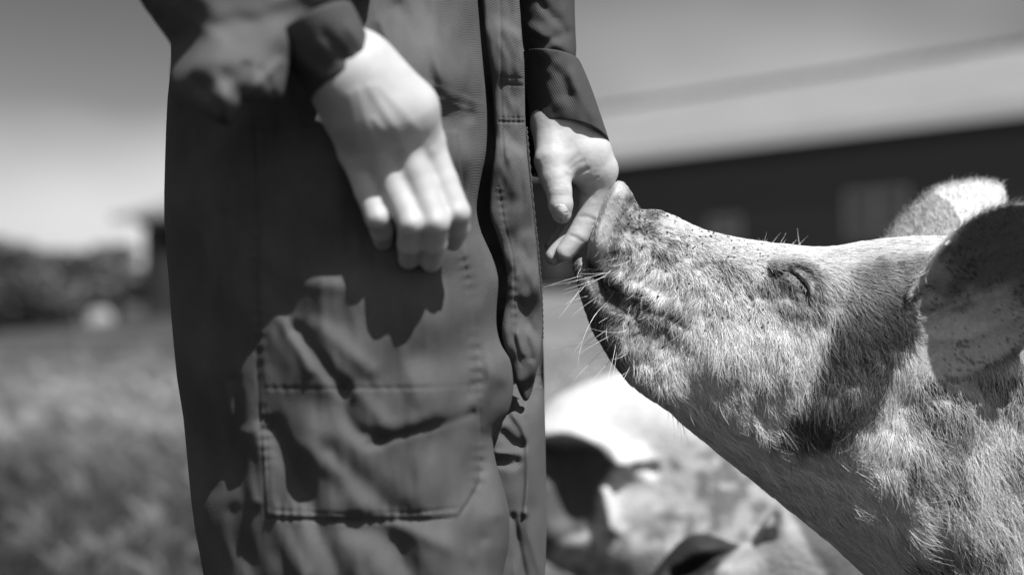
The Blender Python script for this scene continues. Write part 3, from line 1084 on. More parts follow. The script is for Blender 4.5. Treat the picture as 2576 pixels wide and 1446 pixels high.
ht = np.where(dk & ~(neckm & (rng.random(NH) < .6)), 0.06, ht)
hr = (0.00011 + 0.00008 * rng.random(NH)) * np.where(fe, .6, 1)
add_hair('bristles', root, dd, hl, hn, ht, hr, pig, M_hair)

# long whiskers on the chin and lips
NW = 120
wx = np.concatenate([rng.uniform(1450, 1640, NW), rng.uniform(1890, 2010, 12), rng.uniform(1660, 1740, 26)])
wy = np.concatenate([rng.uniform(650, 930, NW), np.interp(np.linspace(0,1,12),[0,1],[618,622]), rng.uniform(1010, 1060, 26)])
WR, WD, WL, WNn = [], [], [], []
for i, (x, y) in enumerate(zip(wx, wy)):
    m = (np.abs(px_ - x) < 10) & (np.abs(py_ - y) < 10) & (near > -0.1) & (~inear)
    if not m.any():
        continue
    k = np.flatnonzero(m)[np.argmin(((px_[m] - x) ** 2 + (py_[m] - y) ** 2))]
    WR.append(PW[k]); WNn.append(WN[k])
    if i < NW:
        a = math.radians(random.gauss(215, 24))
        if x > 1560:
            a = math.radians(random.gauss(235, 25))
        d = np.array([math.cos(a), -0.45 - .3 * random.random(), math.sin(a)])
        WL.append(random.choice([.010, .014, .018, .026, .036]) * (0.7 + .6 * random.random()))
    elif i < NW + 12:
        d = np.array([random.gauss(.2, .9), random.gauss(0, .3), .8])
        WL.append(random.uniform(.004, .013))
        WNn[-1] = np.array([0, 0, 1.0])
    else:
        d = np.array([random.gauss(.5, .3), random.gauss(0, .3), -1.0])
        WL.append(random.uniform(.008, .020))
    WD.append(d / np.linalg.norm(d))
WR, WD, WL, WNn = map(np.array, (WR, WD, WL, WNn))
add_hair('whiskers', WR, WD, WL, WNn, np.where(rng.random(len(WR)) < .9, .85, .2), np.full(len(WR), .00014), pig, M_hair, npts=9, bend=-.1, curl=.25, seed=9)
# pale lashes over the closed eye
LR, LD = [], []
for k in range(26):
    t = k / 25
    x, y = 1975 + 54 * t, 683 + 46 * t ** 1.6
    dpt = near_depth(x, y) - 0.0012
    LR.append(P(x, y, dpt)); LD.append(np.array([-.55 + .35 * random.random(), -.45, -.75]))
LR = np.array(LR); LD = np.array(LD); LD /= np.linalg.norm(LD, axis=1)[:, None]
add_hair('eyelashes', LR, LD, np.full(26, .0050) * (.6 + .5 * rng.random(26)), np.tile([0, -1.0, 0], (26, 1)), np.full(26, .55), np.full(26, .00012), pig, M_hair, npts=7, seed=12)

# crumbs of dried mud on the snout
M_mud = grey_mat('dried_mud', 0.09, rough=0.9, var=0.5, scale=900)
mm = (near > .15) & (px_ > 1575) & (px_ < 1950) & (py_ < 900 - .1 * (px_ - 1600)) & (px_ + 0.35 * py_ > 1775)
cand = np.flatnonzero(mm)
pick = rng.choice(cand, 420, p=None)
CV, CF = [], []
for k in pick:
    if fbm(np.array([px_[k] / 45]), np.array([py_[k] / 38]), 114, 2)[0] < 0.05 * random.random() and random.random() < .7:
        continue
    c = PW[k] + WN[k] * .0006
    r = random.uniform(.0004, .0014)
    b0 = len(CV)
    for vx in ((1, 0, 0), (-1, 0, 0), (0, 1, 0), (0, -1, 0), (0, 0, 1), (0, 0, -1)):
        CV.append(c + np.array(vx) * r * random.uniform(.6, 1.3))
    for f in ((0, 2, 4), (2, 1, 4), (1, 3, 4), (3, 0, 4), (2, 0, 5), (1, 2, 5), (3, 1, 5), (0, 3, 5)):
        CF.append(tuple(b0 + q for q in f))
mesh_obj('mud_crumbs', np.array(CV), CF, M_mud, pig, smooth=False)['kind'] = 'stuff'

# ================================================================== PERSON
person = empty('person', 'person in dark work coveralls with rolled cuffs, holding out one hand to a pig', 'person')

def cloth_solid(outline, ctrl, xr, yr, zr, dref, feats, relax_it=2, seed=200, wr=0.0, closed_spline=2, soft=30.0):
    s = dref / F
    X, Y, Z = graded(xr), graded(yr), graded(zr)
    a, b = np.meshgrid(X, Y, indexing='ij')
    f = idw(a, b, [c[:2] for c in ctrl], [[c[2] / 1000, c[3] / 1000, c[4]] for c in ctrl], 4.0, soft)
    G = inflate(a, b, Z, spline(outline, closed_spline, True), s, f[..., 0], f[..., 1], f[..., 2])
    V, Qd = surface_nets(G, X, Y, Z)
    V = relax(V * np.array([s, s, 1]), Qd, relax_it) / np.array([s, s, 1])
    N = normals(V * np.array([s, s, 1]), Qd)
    if (N[:, 2] * (V[:, 2] - V[:, 2].mean())).sum() < 0:
        N = -N
    x, y = V[:, 0], V[:, 1]
    nr = np.clip(-N[:, 2] * 2.2, 0, 1)
    dsp = feats(x, y) + wr * fbm(x / 60, y / 130, seed, 3)
    V[:, 2] -= dsp * nr
    return PA(x, y, V[:, 2]), Qd[:, ::-1]


def fsum(x, y, items):
    r = np.zeros(x.shape)
    for pts, w, amp in items:
        g, _ = gauss_line(x, y, pts, w)
        r += amp / 1000 * g
    return r


def seam(x, y, pts, w=5, depth=1.6, pucker=1.2, period=26, reach=16):
    pucker *= 0.45
    depth *= 0.7
    g, arc = gauss_line(x, y, pts, w)
    g2, _ = gauss_line(x, y, pts, reach)
    return -depth / 1000 * g + pucker / 1000 * g2 * np.sin(arc / period * math.tau + 2.5 * np.sin(arc / 67)) * (0.6 + 0.6 * np.sin(arc / 41 + 1))


def feats_near(x, y):
    r = 0.62 * fsum(x, y, [
        # folds of the thigh pocket
        ([(745, 830), (790, 890), (830, 940), (862, 975)], 20, -9), ([(700, 800), (742, 860), (780, 930)], 16, 4), ([(800, 820), (870, 880), (930, 930)], 22, 4),
        ([(868, 985), (872, 1040), (900, 1085), (950, 1105)], 22, -8), ([(900, 990), (935, 1030), (960, 1060)], 22, 4),
        ([(930, 1118), (1000, 1098), (1100, 1070), (1190, 1040)], 11, -4), ([(960, 1080), (1080, 1050), (1180, 1015)], 20, 3),
        ([(830, 1135), (900, 1200), (960, 1260), (1020, 1300)], 30, -6), ([(760, 1120), (850, 1190), (900, 1270)], 26, 4),
        ([(690, 1080), (740, 1180), (790, 1290), (850, 1446), (900, 1600)], 30, -13), ([(640, 1090), (665, 1200), (700, 1330), (760, 1446)], 26, 9),
        ([(880, 1320), (960, 1350), (1040, 1446), (1100, 1560)], 40, -12), ([(1000, 1320), (1100, 1360), (1180, 1400)], 24, 6),
        ([(590, 1290), (610, 1380), (640, 1446), (660, 1600)], 26, -8),
        # left side of the leg
        ([(505, 930), (530, 1010), (560, 1070), (565, 1130), (545, 1200)], 19, 10), ([(470, 940), (490, 1040), (510, 1150)], 18, -5), ([(590, 960), (600, 1060), (590, 1180)], 18, -8),
        ([(610, 1090), (625, 1180), (640, 1260)], 17, 9),
        # belly: folds falling from the waist
        ([(1090, 0), (1105, 120), (1130, 240)], 20, 10), ([(1000, 20), (1050, 120), (1090, 230)], 26, -12), ([(1165, 0), (1180, 140), (1195, 260)], 15, 5),
        ([(1120, 300), (1140, 400), (1150, 480)], 24, -10), ([(1185, 320), (1190, 420), (1180, 520)], 18, 7), ([(960, 60), (985, 130), (1010, 200)], 14, 6),
        ([(1180, 640), (1215, 740), (1220, 840), (1240, 930)], 24, 7), ([(1200, 1010), (1240, 960), (1275, 950)], 22, 7), ([(1215, 1100), (1205, 1220), (1215, 1350)], 20, -5),
        ([(1240, 1200), (1262, 1290)], 22, 7), ([(1120, 700), (1150, 800), (1160, 900)], 30, -3),
        ([(660, 640), (740, 700), (860, 720)], 22, 3), ([(560, 500), (600, 620), (590, 760)], 34, 3), ([(480, 300), (520, 420), (560, 520)], 16, 6),
    ])
    r += seam(x, y, [(640, 300), (648, 500), (645, 700), (655, 900), (668, 1100), (680, 1300)], 5, 2.2, 1.3, 30)
    r += seam(x, y, [(628, 300), (636, 700), (656, 1100), (668, 1300)], 4, 1.2, 0)
    r += seam(x, y, [(1160, 640), (1180, 720), (1192, 850), (1200, 975), (1208, 1100), (1200, 1220), (1160, 1290)], 5, 1.8, 1.7, 27, 15)
    r += seam(x, y, [(668, 975), (800, 977), (1000, 976), (1120, 973), (1195, 968)], 4, 1.2, .9, 30, 12)
    r += seam(x, y, [(690, 1283), (800, 1290), (900, 1293), (1040, 1289), (1150, 1277)], 4, 1.8, 1.3, 24, 16)
    r += seam(x, y, [(690, 1300), (800, 1309), (900, 1311), (1040, 1308), (1150, 1297)], 4, 2.2, .4, 24, 12)
    r += seam(x, y, [(965, 190), (1030, 225), (1100, 258), (1160, 280), (1230, 292)], 5, 2.2, 1.0, 30, 12)
    r += seam(x, y, [(975, 168), (1040, 203), (1110, 238), (1165, 262), (1230, 274)], 4, 1.2, 0)
    # pocket patch stands a little proud
    pk = poly_sd(x, y, np.array([(655, 330), (1150, 330), (1185, 700), (1205, 1000), (1205, 1210), (1150, 1300), (672, 1300), (650, 900)]))
    r += 0.0028 * sstep(-3, 4, pk)
    hem = poly_sd(x, y, np.array([(960, 160), (1240, 268), (1240, 300), (1160, 287), (1090, 262), (960, 205)]))
    r += 0.0014 * sstep(-3, 3, hem)
    r += 0.0009 * vnoise(x / 22, y / 60, 210) + 0.003 * vnoise(x / 70, y / 120, 211)
    return r


A_out = [(520, -1500), (470, -700), (440, -200), (430, 60), (430, 160), (421, 250), (415, 400), (413, 560), (424, 700), (431, 800), (445, 950), (461, 1050), (475, 1200), (490, 1330), (512, 1446),
         (540, 1700), (590, 2150), (640, 2500), (690, 2780), (1090, 2780), (1130, 2500), (1190, 2100), (1240, 1700), (1265, 1446), (1279, 1380), (1281, 1290), (1266, 1225), (1247, 1160), (1240, 1100), (1258, 1070),
         (1280, 1035), (1291, 985), (1290, 940), (1282, 900), (1262, 870), (1249, 821), (1250, 760), (1254, 700), (1236, 640), (1211, 586), (1199, 534), (1202, 490), (1213, 430), (1223, 380),
         (1225, 280), (1214, 150), (1201, 0), (1190, -200), (1180, -700), (1100, -1300), (900, -1600)]
A_ctrl = [(450, 300, 60, 70, 1.130), (450, 700, 60, 70, 1.130), (450, 1100, 60, 70, 1.130), (620, 400, 95, 90, 1.095), (620, 700, 98, 92, 1.092), (650, 1000, 98, 90, 1.095), (650, 1300, 96, 88, 1.098), (850, 300, 102, 80, 1.085), (850, 500, 106, 80, 1.082),
          (850, 700, 108, 80, 1.080), (850, 900, 107, 80, 1.082), (850, 1100, 105, 80, 1.085), (850, 1350, 102, 80, 1.088), (1050, 200, 96, 60, 1.082), (1050, 400, 98, 60, 1.080), (1050, 600, 102, 60, 1.078), (1050, 800, 102, 60, 1.080), (1050, 1000, 100, 58, 1.084),
          (1050, 1200, 98, 58, 1.088), (1060, 1400, 96, 58, 1.09), (1200, 100, 46, 24, 1.105), (1200, 300, 46, 24, 1.105), (1200, 500, 46, 20, 1.105), (1240, 700, 46, 20, 1.108), (1240, 850, 46, 22, 1.11), (1250, 1000, 50, 28, 1.115), (1235, 1200, 54, 34, 1.115), (1250, 1400, 56, 36, 1.115),
          (800, 1800, 90, 80, 1.12), (850, 2600, 75, 70, 1.12), (800, -600, 110, 90, 1.12)]
VA, QA = cloth_solid(A_out, A_ctrl, [(380, 1310, 5.5)], [(-1620, -40, 30), (-40, 1480, 5.5), (1480, 2800, 28)], [(0.945, 1.24, 0.0028)], 1.03, feats_near, 2, 200, 0.0010, 2, 5200.0)


def feats_far(x, y):
    r = fsum(x, y, [
        ([(1290, 1040), (1320, 1090), (1330, 1180), (1322, 1290)], 9, 5), ([(1265, 1090), (1290, 1115), (1312, 1118)], 14, -7), ([(1250, 1160), (1285, 1165), (1300, 1160)], 12, -5), ([(1250, 1138), (1290, 1140)], 7, 4),
        ([(1322, 1290), (1340, 1380), (1365, 1446)], 10, 4), ([(1290, 1300), (1310, 1400), (1330, 1500)], 10, -5), ([(1345, 900), (1330, 960), (1320, 1040)], 9, 3)])
    return r + 0.0012 * vnoise(x / 16, y / 40, 220)

B_out = [(1000, -1500), (960, -400), (960, 400), (960, 1100), (1000, 2000), (1080, 2780), (1290, 2780), (1330, 2200), (1362, 1700), (1371, 1446), (1375, 1350), (1374, 1200), (1371, 1050), (1368, 900), (1364, 800), (1352, 700),
         (1344, 600), (1332, 500), (1322, 400), (1316, 300), (1312, 150), (1302, 0), (1300, -400), (1280, -900), (1200, -1500)]
B_ctrl = [(1050, 200, 50, 50, 1.27), (1230, 0, 28, 36, 1.26), (1240, 300, 28, 36, 1.26), (1230, 530, 28, 36, 1.26), (1260, 700, 30, 34, 1.26), (1255, 850, 30, 34, 1.255), (1320, 0, 52, 30, 1.195), (1325, 300, 52, 30, 1.197), (1340, 550, 52, 30, 1.20),
          (1350, 800, 48, 34, 1.20), (1280, 1150, 56, 40, 1.185), (1350, 1200, 50, 30, 1.185), (1340, 1400, 52, 34, 1.185),
          (1100, 1200, 60, 50, 1.215), (1200, 2200, 60, 50, 1.20), (1150, -800, 90, 60, 1.23)]
VB, QB = cloth_solid(B_out, B_ctrl, [(940, 1200, 20), (1200, 1390, 4.5)], [(-1520, -40, 30), (-40, 1480, 4.5), (1480, 2800, 28)], [(1.11, 1.31, 0.003)], 1.15, feats_far, 2, 230, 0.0006)
cov = mesh_obj('coverall', np.vstack([VA, VB]), np.vstack([QA, QB + len(VA)]), M_cloth, person)

# front placket: the wavy flap beside the dark opening
def feats_flap(x, y):
    r = seam(x, y, [(1256, -60), (1259, 100), (1262, 300), (1268, 400)], 2.5, 1.3, 0)
    r += seam(x, y, [(1262, 196), (1285, 196), (1316, 198)], 2.2, 1.3, .5, 14, 8)
    r += seam(x, y, [(1262, 213), (1285, 214), (1316, 216)], 2.2, 1.3, .5, 14, 8)
    r += seam(x, y, [(1256, 306), (1285, 307), (1322, 308)], 2.6, 2.2, .5, 13, 9)
    r += seam(x, y, [(1256, 296), (1285, 296), (1322, 297)], 2.0, .9, .8, 13, 9)
    r += seam(x, y, [(1255, 470), (1268, 560), (1290, 650), (1294, 760), (1296, 860), (1312, 920)], 2.5, 1.1, .8, 22, 9)
    r += fsum(x, y, [([(1280, 400), (1300, 520), (1310, 640)], 14, 2), ([(1310, 760), (1325, 840), (1335, 900)], 10, -2.5), ([(1300, 840), (1315, 890)], 7, 2)])
    return r + 0.0010 * vnoise(x / 14, y / 30, 240)

C_out = [(1196, -300), (1212, 0), (1226, 120), (1238, 220), (1243, 300), (1246, 370), (1236, 440), (1231, 534), (1249, 586), (1265, 640), (1275, 690), (1271, 760), (1261, 821), (1269, 870), (1283, 905), (1296, 960),
         (1312, 1000), (1326, 1010), (1340, 980), (1352, 930), (1362, 880), (1364, 800), (1358, 700), (1351, 620), (1340, 520), (1328, 400), (1322, 300), (1319, 150), (1307, 0), (1300, -300)]
C_ctrl = [(1215, 0, 6, 6, 1.120), (1245, 300, 6, 6, 1.122), (1232, 534, 6, 6, 1.118), (1275, 690, 6, 6, 1.124), (1262, 821, 6, 6, 1.124), (1290, 940, 7, 7, 1.130), (1275, 100, 6, 6, 1.112), (1280, 400, 6, 6, 1.114),
          (1300, 700, 6, 6, 1.120), (1310, 850, 6, 6, 1.126), (1310, 50, 6, 6, 1.122), (1322, 350, 6, 6, 1.124), (1350, 620, 6, 6, 1.130), (1360, 820, 6, 6, 1.138), (1330, 1000, 7, 7, 1.142)]
VC, QC = cloth_solid(C_out, C_ctrl, [(1180, 1380, 3.2)], [(-320, -40, 20), (-40, 1040, 3.6)], [(1.085, 1.17, 0.0019)], 1.12, feats_flap, 2, 250, 0.0)
mesh_obj('placket', VC, QC, M_cloth, person)

def tube(name, pts, rad, mat, parent, nseg=8, twist=0.0):
    """tube along world points; rad a number or a list"""
    pts = [Vector(p) for p in pts]
    V, Fc = [], []
    up = Vector((0, 1, 0))
    for i, p in enumerate(pts):
        t = (pts[min(i + 1, len(pts) - 1)] - pts[max(i - 1, 0)]).normalized()
        s_ = t.cross(up).normalized()
        w_ = s_.cross(t)
        r = rad[i] if hasattr(rad, '__len__') else rad
        for k in range(nseg):
            a = math.tau * k / nseg
            rr = r * (1 + twist * math.sin(2 * a + i * 1.1))
            V.append(p + s_ * math.cos(a) * rr + w_ * math.sin(a) * rr)
    for i in range(len(pts) - 1):
        for k in range(nseg):
            Fc.append((i * nseg + k, i * nseg + (k + 1) % nseg, (i + 1) * nseg + (k + 1) % nseg, (i + 1) * nseg + k))
    Fc.append(tuple(range(nseg))[::-1])
    Fc.append(tuple(range((len(pts) - 1) * nseg, len(pts) * nseg)))
    return mesh_obj(name, np.array([tuple(v) for v in V]), Fc, mat, parent)

cord = spline([(1323, 320), (1330, 400), (1341, 520), (1352, 620), (1359, 700), (1363, 780), (1364, 850)], 30)
tube('zip_edging', [P(x, y, 1.1285 + .000022 * (y - 320)) for x, y in cord], .0011, M_cuff, person, 8, .35)

# ---- sleeves
def loft(rings, mat, name, parent, disp=None, n=96, close=True, sub=6):
    """rings: (cx, cy, rx, ry, tilt, depth, rz, skew): an ellipse seen in the picture plane with half axes rx (px) and rz (m, in depth); ry shifts the far side down (px)"""
    R = spline(rings, sub)
    th = np.linspace(0, math.tau, n, endpoint=False)
    X = np.empty((len(R), n)); Y = np.empty_like(X); Z = np.empty_like(X)
    for i, (cx_, cy_, rx, ry, tilt, dep, rz) in enumerate(R):
        c_, s_ = math.cos(math.radians(tilt)), math.sin(math.radians(tilt))
        ex_ = np.cos(th) * rx
        front = np.sin(th)                      # +1 near side
        X[i] = cx_ + ex_ * c_ + s_ * ry * front
        Y[i] = cy_ + ex_ * s_ - c_ * ry * front
        Z[i] = dep - rz * front
    if disp is not None:
        Z -= disp(X, Y, np.broadcast_to(th, X.shape)) * np.clip(np.sin(th), -.2, 1)[None, :]
    V = PA(X.ravel(), Y.ravel(), Z.ravel())
    m = len(R)
    I, J = np.meshgrid(np.arange(m - 1), np.arange(n), indexing='ij')
    I, J = I.ravel(), J.ravel()
    Qd = np.stack([I * n + J, (I + 1) * n + J, (I + 1) * n + (J + 1) % n, I * n + (J + 1) % n], 1)
    return mesh_obj(name, V, Qd, mat, parent)

# far sleeve
def d_sleeve(x, y, th):
    return fsum(x, y, [([(1320, 150), (1370, 110), (1440, 80)], 11, -4), ([(1310, 60), (1370, 90), (1430, 128)], 14, 4), ([(1360, 10), (1410, 60), (1440, 110)], 11, -4), ([(1320, 190), (1350, 140), (1400, 118)], 10, 3)]) + .0012 * vnoise(x / 18, y / 14, 260)
loft([(1330, -700, 120, 6, 8, 1.20, .055), (1360, -300, 92, 6, 4, 1.19, .05), (1368, -80, 80, 6, 4, 1.185, .046), (1374, 0, 72, 8, 5, 1.182, .042), (1378, 70, 70, 10, 6, 1.18, .040), (1382, 120, 68, 12, 6, 1.178, .038), (1386, 160, 60, 12, 6, 1.176, .034)],
     M_cuff, 'sleeve', person, d_sleeve)
def d_cuff(x, y, th):
    return fsum(x, y, [([(1358, 165), (1350, 210), (1338, 260)], 17, -5), ([(1375, 195), (1390, 230), (1420, 280)], 20, 2), ([(1398, 215), (1408, 250)], 15, -1.2), ([(1440, 190), (1460, 240), (1490, 290)], 14, 3), ([(1410, 190), (1430, 240)], 14, -2)]) + .0010 * vnoise(x / 20, y / 20, 262)
loft([(1345, 150, 34, 0, 0, 1.20, .012), (1345, 240, 34, 0, 0, 1.215, .012), (1347, 300, 32, 0, 0, 1.222, .012), (1350, 345, 27, 2, 0, 1.222, .012), (1352, 400, 22, 3, 0, 1.220, .011), (1351, 438, 18, 4, 4, 1.218, .009), (1351, 441, 4, 1, 4, 1.218, .003)],
     M_cuff, 'cuff_lining', person, None, 40)
loft([(1390, 172, 62, 10, 4, 1.176, .034), (1385, 150, 70, 20, 6, 1.176, .040), (1386, 152, 76, 24, 8, 1.176, .043), (1402, 205, 84, 34, 10, 1.174, .039), (1418, 270, 92, 44, 12, 1.172, .036), (1432, 342, 101, 50, 10, 1.17, .034),
      (1433, 349, 100, 48, 10, 1.17, .033), (1431, 344, 95, 44, 10, 1.17, .031), (1424, 310, 88, 42, 8, 1.172, .031), (1410, 240, 78, 34, 8, 1.173, .031)], M_cuff, 'cuff', person, d_cuff, 128, sub=7)

# near sleeve: upper arm from the shoulder, bent at the elbow, forearm forwards
def feats_slv(x, y):
    return fsum(x, y, [([(430, 110), (520, 80), (640, 60), (760, 20)], 26, -5), ([(470, 170), (580, 150), (700, 120)], 40, 8), ([(540, 200), (600, 280)], 22, 8), ([(620, 170), (600, 240), (590, 300)], 18, -7),
                       ([(700, 160), (650, 210), (630, 260)], 14, 6), ([(660, 180), (690, 240)], 12, -6), ([(440, 20), (500, 70), (560, 100)], 18, 5), ([(490, 200), (540, 270)], 16, -5)]) + .002 * vnoise(x / 50, y / 40, 270)
slv_out = [(150, -900), (230, -300), (345, -10), (388, 55), (424, 104), (434, 130), (428, 180), (440, 235), (500, 285), (560, 318), (592, 306), (622, 266), (680, 256), (712, 246), (724, 180), (752, 100), (812, 34), (890, -20), (985, -90), (1010, -200), (960, -420), (820, -900), (500, -1150)]  # upper outline widened out of view to shade the coverall below
slv_ctrl = [(300, -300, 55, 50, 1.02), (430, 100, 45, 38, 0.955), (520, 180, 46, 38, 0.908), (700, 120, 34, 34, 0.908), (720, 200, 34, 30, 0.896), (790, 60, 26, 26, 0.926), (900, -150, 36, 40, .985), (600, 20, 46, 40, .930), (560, 280, 36, 18, .890), (640, 240, 34, 18, .890), (450, -800, 60, 60, 1.10)]
VS, QS = cloth_solid(slv_out, slv_ctrl, [(100, 380, 20), (380, 960, 6)], [(-1120, -40, 30), (-40, 340, 6)], [(0.82, 1.18, 0.0032)], 0.96, lambda x, y: 0.6 * feats_slv(x, y), 2, 280, 0.0, 2, 2600.0)
mesh_obj('sleeve', VS, QS, M_cloth, person)
def d_cuff2(x, y, th):
    return fsum(x, y, [([(750, 150), (800, 190)], 18, 3), ([(820, 90), (870, 150)], 16, -2), ([(880, 70), (920, 130)], 14, 3)])
loft([(806, 84, 84, 14, -28, .922, .028), (788, 56, 100, 24, -28, .918, .038), (794, 66, 108, 28, -28, .918, .040), (826, 130, 106, 30, -27, .922, .035), (852, 180, 100, 30, -26, .928, .029), (868, 210, 98, 32, -26, .930, .027),
      (868, 214, 93, 30, -26, .930, .025), (860, 195, 84, 28, -26, .930, .023), (836, 150, 78, 26, -26, .930, .022)], M_cloth, 'cuff', person, d_cuff2, 96, sub=6)

# ---- skin: hands with forearms, one mesh
def hand_mesh(cones, res, post=None, k=0.006):
    """cones: list of chains; each chain a list of (point, radius, flatten); chains are blended with k"""
    allp = np.array([p for ch, kk in cones for p, r in ch])
    lo, hi = allp.min(0) - .032, allp.max(0) + .032
    X = np.arange(lo[0], hi[0], res); Y = np.arange(lo[1], hi[1], res); Z = np.arange(lo[2], hi[2], res)
    x, y, z = X[:, None, None], Y[None, :, None], Z[None, None, :]
    G = None
    for ch, kk in cones:
        f = None
        for (p, r), (q, s_) in zip(ch[:-1], ch[1:]):
            c = cone_sdf(x, y, z, p, q, r, s_)
            f = c if f is None else smin(f, c, 0.002)
        G = f if G is None else smin(G, f, kk)
    V, Qd = surface_nets(G.astype(np.float32), X, Y, Z)
    V = relax(V, Qd, 2)
    return V, Qd


def pt(x, y, d, r):
    return (P(x, y, d), r / 1000)

# far hand (held out palm down-left, thumb towards the camera)
fh = [
    ([pt(1400, 190, 1.172, 17.00), pt(1422, 290, 1.170, 20.00)], .012),
    ([pt(1424, 300, 1.170, 22.00), pt(1440, 340, 1.170, 21.00), pt(1474, 385, 1.168, 20.33), pt(1508, 428, 1.168, 13.91)], .02),
    ([pt(1430, 310, 1.190, 20.00), pt(1480, 400, 1.196, 16.05), pt(1500, 436, 1.20, 10.70)], .02),
    ([pt(1400, 320, 1.162, 16.00), pt(1394, 368, 1.153, 14.60), pt(1389, 405, 1.147, 13.05), pt(1394, 440, 1.144, 10.91)], .02),
    ([pt(1392, 405, 1.145, 11.98), pt(1398, 445, 1.141, 10.06), pt(1406, 482, 1.138, 10.27), pt(1410, 515, 1.137, 9.95), pt(1413, 538, 1.138, 7.92)], .010),   # thumb
    ([pt(1424, 375, 1.160, 13.00), pt(1470, 405, 1.162, 14.98)], .018),                                                        # web
    ([pt(1444, 408, 1.160, 9.10), pt(1474, 430, 1.162, 10.70)], .008),
    ([pt(1508, 430, 1.170, 13.4), pt(1496, 482, 1.171, 11.4), pt(1481, 542, 1.171, 10.2), pt(1455, 593, 1.169, 9.2), pt(1421, 635, 1.167, 7.8)], .008),   # index
    ([pt(1500, 436, 1.186, 12.6), pt(1476, 490, 1.188, 10.4), pt(1457, 552, 1.187, 9.6), pt(1425, 608, 1.182, 8.8), pt(1395, 645, 1.179, 7.8)], .003),   # middle
    ([pt(1490, 440, 1.202, 11.4), pt(1462, 490, 1.204, 9.8), pt(1447, 545, 1.202, 9.2), pt(1418, 590, 1.197, 8.4), pt(1392, 620, 1.194, 7.4)], .003),  # ring
    ([pt(1480, 440, 1.216, 10.6), pt(1454, 482, 1.218, 9.0), pt(1447, 525, 1.216, 8.4), pt(1430, 562, 1.211, 7.8), pt(1411, 588, 1.208, 7.0)], .003),  # little
]
V2, Q2 = hand_mesh(fh, 0.00115)
# near hand (back of the hand to the camera)
nh = [
    ([pt(800, 60, 0.932, 15), pt(872, 190, 0.933, 20)], .02),
    ([pt(872, 190, 0.934, 18), pt(888, 290, 0.941, 19), pt(900, 375, 0.953, 13.5)], .02),
    ([pt(880, 190, 0.932, 21), pt(940, 290, 0.937, 20), pt(952, 362, 0.948, 13.5)], .02),
    ([pt(900, 185, 0.934, 21), pt(992, 280, 0.940, 20), pt(1008, 348, 0.950, 13.5)], .02),
    ([pt(915, 195, 0.939, 19), pt(1030, 280, 0.949, 19), pt(1068, 352, 0.960, 13.5)], .02),
    ([pt(900, 385, 0.953, 12.2), pt(924, 480, 0.951, 8.6), pt(950, 546, 0.948, 8.4), pt(960, 580, 0.961, 7.6), pt(964, 606, 0.975, 6.8)], .0045),
    ([pt(954, 372, 0.948, 12.4), pt(996, 480, 0.947, 9.2), pt(1034, 562, 0.943, 9.2), pt(1031, 612, 0.957, 8.4), pt(1028, 652, 0.974, 7.2)], .0045),
    ([pt(1010, 358, 0.949, 12.6), pt(1062, 470, 0.948, 9.4), pt(1096, 560, 0.944, 9.4), pt(1092, 612, 0.957, 8.6), pt(1085, 658, 0.974, 7.4)], .0045),
    ([pt(1072, 362, 0.961, 12.4), pt(1118, 455, 0.959, 9.2), pt(1149, 535, 0.956, 9.1), pt(1150, 572, 0.968, 8.4), pt(1140, 606, 0.983, 7.2)], .0045),
    ([pt(980, 270, 0.970, 14), pt(1050, 360, 0.984, 12), pt(1080, 450, 0.993, 10), pt(1085, 520, 0.995, 9)], .012),   # thumb, behind the fingers
]
V3, Q3 = hand_mesh(nh, 0.0013)
N3 = normals(V3, Q3)
# project to px to add tendons, knuckles and creases
def to_px(V):
    r = V - np.array([0, 0, CAM_Z])
    d = r @ FW
    return 1288 + F * r[:, 0] / d, 723 - F * (r @ UP) / d, d
x3, y3, d3 = to_px(V3)
nearN = np.clip(-(N3 @ FW) * 1.5, 0, 1)
if nearN.sum() < 10 or (N3 * (V3 - V3.mean(0))).sum() < 0:
    N3 = -N3
    nearN = np.clip(-(N3 @ FW) * 1.5, 0, 1)
dd3 = fsum(x3, y3, [([(900, 230), (925, 320), (950, 390)], 12, .9), ([(930, 220), (985, 310), (1020, 372)], 12, 1.1), ([(950, 215), (1030, 300), (1085, 380)], 12, .8), ([(880, 240), (895, 330), (900, 400)], 12, .8),
                    ([(940, 300), (965, 330), (1000, 350)], 8, .8), ([(905, 408), (906, 409)], 20, 1.4), ([(962, 392), (963, 393)], 20, 1.4), ([(1022, 375), (1023, 376)], 22, 1.8), ([(1086, 385), (1087, 386)], 20, 1.2),
                    ([(955, 545), (956, 546)], 15, 1.2), ([(1036, 560), (1037, 561)], 16, 1.4), ([(1096, 556), (1097, 557)], 16, 1.4), ([(1148, 532), (1149, 533)], 14, 1.2)])
V3 = V3 - FW[None, :] * (0.6 * dd3 * nearN)[:, None]
x2, y2, d2_ = to_px(V2)
N2 = normals(V2, Q2)
if (N2 * (V2 - V2.mean(0))).sum() < 0:
    N2 = -N2
n2n = np.clip(-(N2 @ FW) * 1.5, 0, 1)
